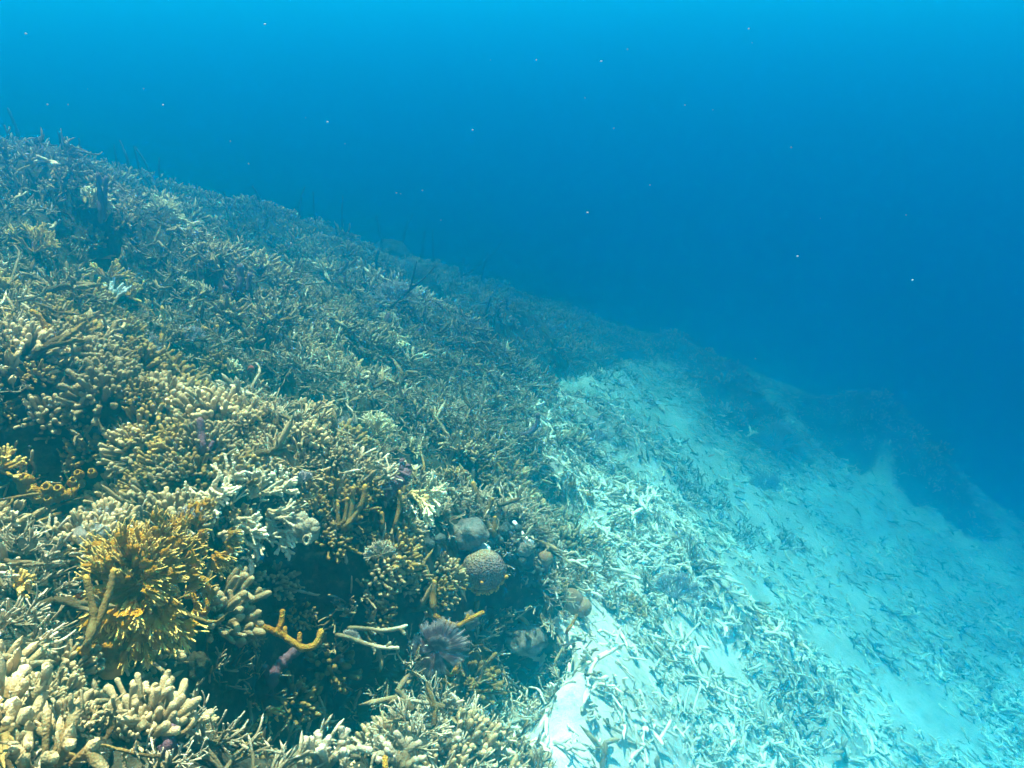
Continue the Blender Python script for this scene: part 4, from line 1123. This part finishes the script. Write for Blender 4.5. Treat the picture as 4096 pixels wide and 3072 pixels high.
def holed_crust():
    spots = [(95,1912,20),(122,1958,19),(185,1950,20),(232,1955,17),(292,1922,16),(312,1893,15),(366,1888,15),(424,1966,16),(255,1975,14),(190,1995,15),(150,1990,14)]
    d = gdist(200, 1960, .06); C = at(200, 1960, d)
    rt = root('orange_sponge', C, 'orange sponge crust with open round holes at left', 'sponge')
    ac = Acc(); add_tube(ac, [at(60, 1900, d), at(120, 1965, d), at(190, 1985, d), at(260, 1985, d + .02), at(330, 1930, d + .04)], [.012, .018, .018, .012, .008], lump=.2, rng=hr); part(rt, 'crust', ac, M['orange'])
    for px, py, r_ in spots:
        R = r_ * d / F; B = at(px, py, d - .015); up = norm(np.array([hr.normal(0, .2), -.45, .8])); u = norm(np.cross(up, [1, .1, 0])); w = np.cross(up, u)
        pr = [(1.1, -1.2), (1.0, -.4), (.85, .3), (.72, .55), (.55, .55), (.42, .3), (.38, -.5), (.3, -1.0), (.02, -1.0)]
        th = np.linspace(0, 2 * np.pi, 16, endpoint=False)
        V = np.array([[B + (u * math.cos(t) + w * math.sin(t)) * R * a * (1 + .06 * hr.normal()) + up * R * h for t in th] for a, h in pr])
        ac = Acc(); ac.add(V, grid_faces(1, len(pr), 16), np.repeat([.2, .4, .8, 1, .9, .3, 0, 0, 0], 16)); part(rt, 'chimney', ac, M['orange'])
holed_crust()

def blue_patch():
    d = gdist(1000, 2215, .05); C = at(1000, 2215, d); ac = Acc()
    for k in range(7):
        add_blob(ac, C + E_R * hr.normal(0, .014) + E_U * hr.normal(0, .005), hr.uniform(.005, .011), lump=.2, rng=hr, nu=14, nv=9, cut=-.95, a=hr.random())
    solo('blue_sponge', ac, M['blue'], 'small bright blue sponge at the edge of the white thicket', 'sponge', C)
    for px, py, mt, nm, lab, r_ in ((1900,2745,'red','red_sponge','dull red sponge knob in the dark below the fan worm',12), (1005,1475,'red','red_sponge','dull red lump on the middle slope',14), (690,1560,'orange','orange_lump','small orange lump in the shade left of centre',10),
                          (2285,1945,'orange','orange_lump','pale orange sponge smear on branch rubble',16), (2362,1985,'orange','orange_lump','second pale orange smear nearer the sand channel',14), (860,1312,'yellow','yellow_lump','round yellow lump on upper slope',11), (825,1308,'yellow','yellow_lump','left of two round yellow lumps on upper slope',10)):
        d = gdist(px, py, .03); C = at(px, py, d); ac = Acc()
        for k in range(3): add_blob(ac, C + hr.normal(0, r_ * d / F * .4, 3), r_ * d / F * .8, lump=.15, rng=hr, nu=16, nv=10, cut=-.95, a=.5)
        solo(nm, ac, M[mt], lab, 'sponge', C)
blue_patch()

# --- fan worm
def band_mat():
    m, nt, b = new_mat('banded_plume'); L = nt.links.new
    at_ = N(nt, 'ShaderNodeAttribute', attribute_name='tip')
    r = ramp(nt, [(0, (.16, .08, .08)), (.3, (.20, .10, .11)), (.4, (.44, .33, .30)), (.5, (.22, .11, .12)), (.74, (.26, .15, .17)), (.84, (.72, .60, .54)), (1.0, (.42, .31, .30))])
    L(at_.outputs['Fac'], r.inputs[0]); L(r.outputs[0], b.inputs['Base Color'])
    return m
M['plume'] = band_mat()
def fan_worm():
    d = gdist(1760, 2600, .10); C = at(1745, 2600, d); R = 100 * d / F
    rt = root('fan_worm', C, 'purple fan worm crown with white banded plumes', 'worm')
    for whorl, (n, a0, a1, lenf, tilt) in enumerate(((46, 5, 128, 1.0, .35), (20, 140, 185, .85, .3), (26, 215, 300, .8, .2), (22, -38, -8, .95, .3), (24, 30, 110, .62, 1.0))):
        ac = Acc(); a = np.radians(np.linspace(a0, a1, n)) + hr.normal(0, .02, n)
        D = np.cos(a)[:, None] * E_R + np.sin(a)[:, None] * E_U + tilt * E_V; D = norm(D)
        LL = R * lenf * hr.uniform(.82, 1.08, n) * (1 + .12 * np.sin(a * 2))
        bend = (np.cos(a)[:, None] * E_R + np.sin(a)[:, None] * E_U) * .22 - E_V * .22 + hr.normal(0, .02, (n, 3))
        P = np.repeat(C[None], n, 0) + D * .004
        add_fingers(ac, P, D, LL, .0011, bend, 5, rng=hr, knob=.03, a0=0, a1=1)
        ts = np.linspace(.18, .98, 20)
        for sgn in (-1, 1):
            B = P[:, None] + D[:, None] * (LL[:, None] * ts)[..., None] + bend[:, None] * (LL[:, None] * ts ** 2)[..., None]
            tang = norm(D[:, None] + 2 * bend[:, None] * ts[None, :, None])
            side = np.cross(tang, E_V) * sgn
            dd = norm(side + tang * .8 + E_V * .2)
            k0 = ac.n
            add_fingers(ac, B.reshape(-1, 3), dd.reshape(-1, 3), .0065, .00042, np.zeros((n * 20, 3)), 3, True, rng=hr, knob=0)
            ac.a[-1] = np.repeat(np.tile(ts, n), 4 * 3)
        part(rt, 'plume_whorl', ac, M['plume'])
    ac = Acc(); add_tube(ac, [C - np.array([0, -.03, .09]), C - np.array([0, -.015, .04]), C], [.006, .0055, .006], rng=hr); part(rt, 'worm_tube', ac, M['purple'])
fan_worm()

# --- fish
def fish(px, py, length, ang, label, body_col, stripe_col=None, lift=.15, name='fish'):
    d = gdist(px, py, lift); s = length * d / F; C = at(px, py, d)
    a = math.radians(ang); X = norm(E_R * math.cos(a) + E_U * math.sin(a)); Z = norm(np.cross(E_V, X)); Y = np.cross(Z, X)
    if Z[2] < 0: Z = -Z
    w = lambda v: C + v[..., 0:1] * X * s + v[..., 1:2] * Y * s + v[..., 2:3] * Z * s
    rt = root(name, C, label, 'fish')
    def mk(nm, col):
        m, nt, b = new_mat(nm); b.inputs['Base Color'].default_value = (*col, 1); b.inputs['Roughness'].default_value = .4; b.inputs['Specular IOR Level'].default_value = .4
        return m
    mb = mk('scales', body_col)
    xs = np.array([.5, .46, .38, .25, .1, -.08, -.24, -.36, -.42]); hz = np.array([.004, .04, .08, .12, .135, .12, .08, .04, .032]); hy = hz * .48
    th = np.linspace(0, 2 * np.pi, 14, endpoint=False)
    V = np.stack([np.repeat(xs[:, None], 14, 1), hy[:, None] * np.cos(th), hz[:, None] * np.sin(th)], -1)
    ac = Acc(); ac.add(w(V), grid_faces(1, len(xs), 14), np.zeros(V.shape[:2])); part(rt, 'body', ac, mb)
    def fin(nm, poly, mat):
        P = np.array(poly, float); t = .006
        A = np.stack([P[:, 0], np.full(len(P), -t), P[:, 1]], -1); B = A * [1, -1, 1]
        V = w(np.concatenate([A, B])); Q = np.array([(0, 1, 2, 3), (7, 6, 5, 4), (0, 4, 5, 1), (1, 5, 6, 2), (2, 6, 7, 3), (3, 7, 4, 0)])
        ac = Acc(); ac.add(V, Q, np.zeros(8)); o = link(nm, None, rt); 
        ac.v = [v - C for v in ac.v]; o2 = ac.mesh(nm, mat, smooth=False); bpy.data.objects.remove(o); link(nm, o2, rt)
    fin('tail', [(-.40, .03), (-.56, .12), (-.50, 0), (-.40, -.03)], mb)
    fin('lower_tail', [(-.40, .03), (-.50, 0), (-.56, -.12), (-.40, -.03)], mb)
    fin('dorsal_fin', [(.22, .115), (.10, .175), (-.25, .13), (-.28, .07)], mb)
    fin('anal_fin', [(.0, -.12), (-.1, -.165), (-.26, -.12), (-.28, -.06)], mb)
    if stripe_col:
        ms = mk('stripe', stripe_col)
        for sg in (-1, 1):
            hz2 = np.interp(np.linspace(.44, -.44, 12), xs[::-1], hy[::-1])
            x = np.linspace(.44, -.44, 12)
            V = np.stack([np.stack([x, sg * (hz2 * .97 + .006), np.full(12, .035)], -1), np.stack([x, sg * (hz2 * .99 + .007), np.full(12, .005)], -1), np.stack([x, sg * (hz2 * .97 - .004), np.full(12, -.01)], -1)], 0)
            ac = Acc(); i = np.arange(11); Q = np.concatenate([np.stack([k * 12 + i, k * 12 + i + 1, (k + 1) * 12 + i + 1, (k + 1) * 12 + i], -1) for k in (0, 1)]); ac.add(w(V), Q, np.zeros(36)); part(rt, 'stripe', ac, ms)
        me_ = Acc(); add_blob(me_, w(np.array([[.41, -.028, .02]]))[0], .010 * s, lump=0, rng=hr, nu=10, nv=8, cut=-.98); part(rt, 'eye', me_, ms)
    return rt
fish(1300, 1635, 84, 190, 'striped silver fish swimming left over finger corals', (.62, .60, .55), (.03, .03, .04), name='striped_fish')
fish(2845, 1822, 26, 200, 'orange dot fish far out over the sand slope', (.9, .16, .05), lift=.3, name='orange_fish')
fish(2622, 1432, 22, 40, 'tiny white fish before the far dark mound', (.85, .82, .8), lift=.3, name='white_fish')
fish(1975, 1610, 46, 10, 'teal fish shaped like leaf near reef edge', (.14, .30, .30), lift=.2, name='teal_fish')

# --- suspended particles
def snow():
    m, nt, b = new_mat('drifting_particle'); b.inputs['Base Color'].default_value = (.5, .5, .47, 1)
    ac = Acc(); r = np.random.default_rng(3)
    spots = [(190,418),(272,418),(652,420),(1060,97),(1310,488),(922,565),(1380,575),(1585,772),(1690,762),(2405,245),(2510,197),(2340,392),(2455,513),(1890,520),(3165,590),(2995,115),(2145,240),(3190,1025),(3625,860),(103,135),(575,355),(995,655),(2740,420),(2600,740),(1780,1090),(3650,1120),(2350,850)]
    spots += [(r.uniform(0, 4096), r.uniform(0, 1500)) for _ in range(12)]
    for i, (px, py) in enumerate(spots):
        d = r.uniform(.9, 2.6); rr = (2.6 if i < 27 else 1.6) * r.uniform(.6, 1.25) * d / F
        if px < 1700 and py > 380 + px * .33: d = min(d, 1.3)
        add_blob(ac, at(px, py, d), (rr * r.uniform(.8, 1.6), rr, rr), lump=.3, rng=r, nu=7, nv=5, cut=-.95)
    tag(link('marine_snow', ac.mesh('marine_snow', m)), 'tiny pale specks drifting in the blue water', 'particles', kind='stuff')
snow()
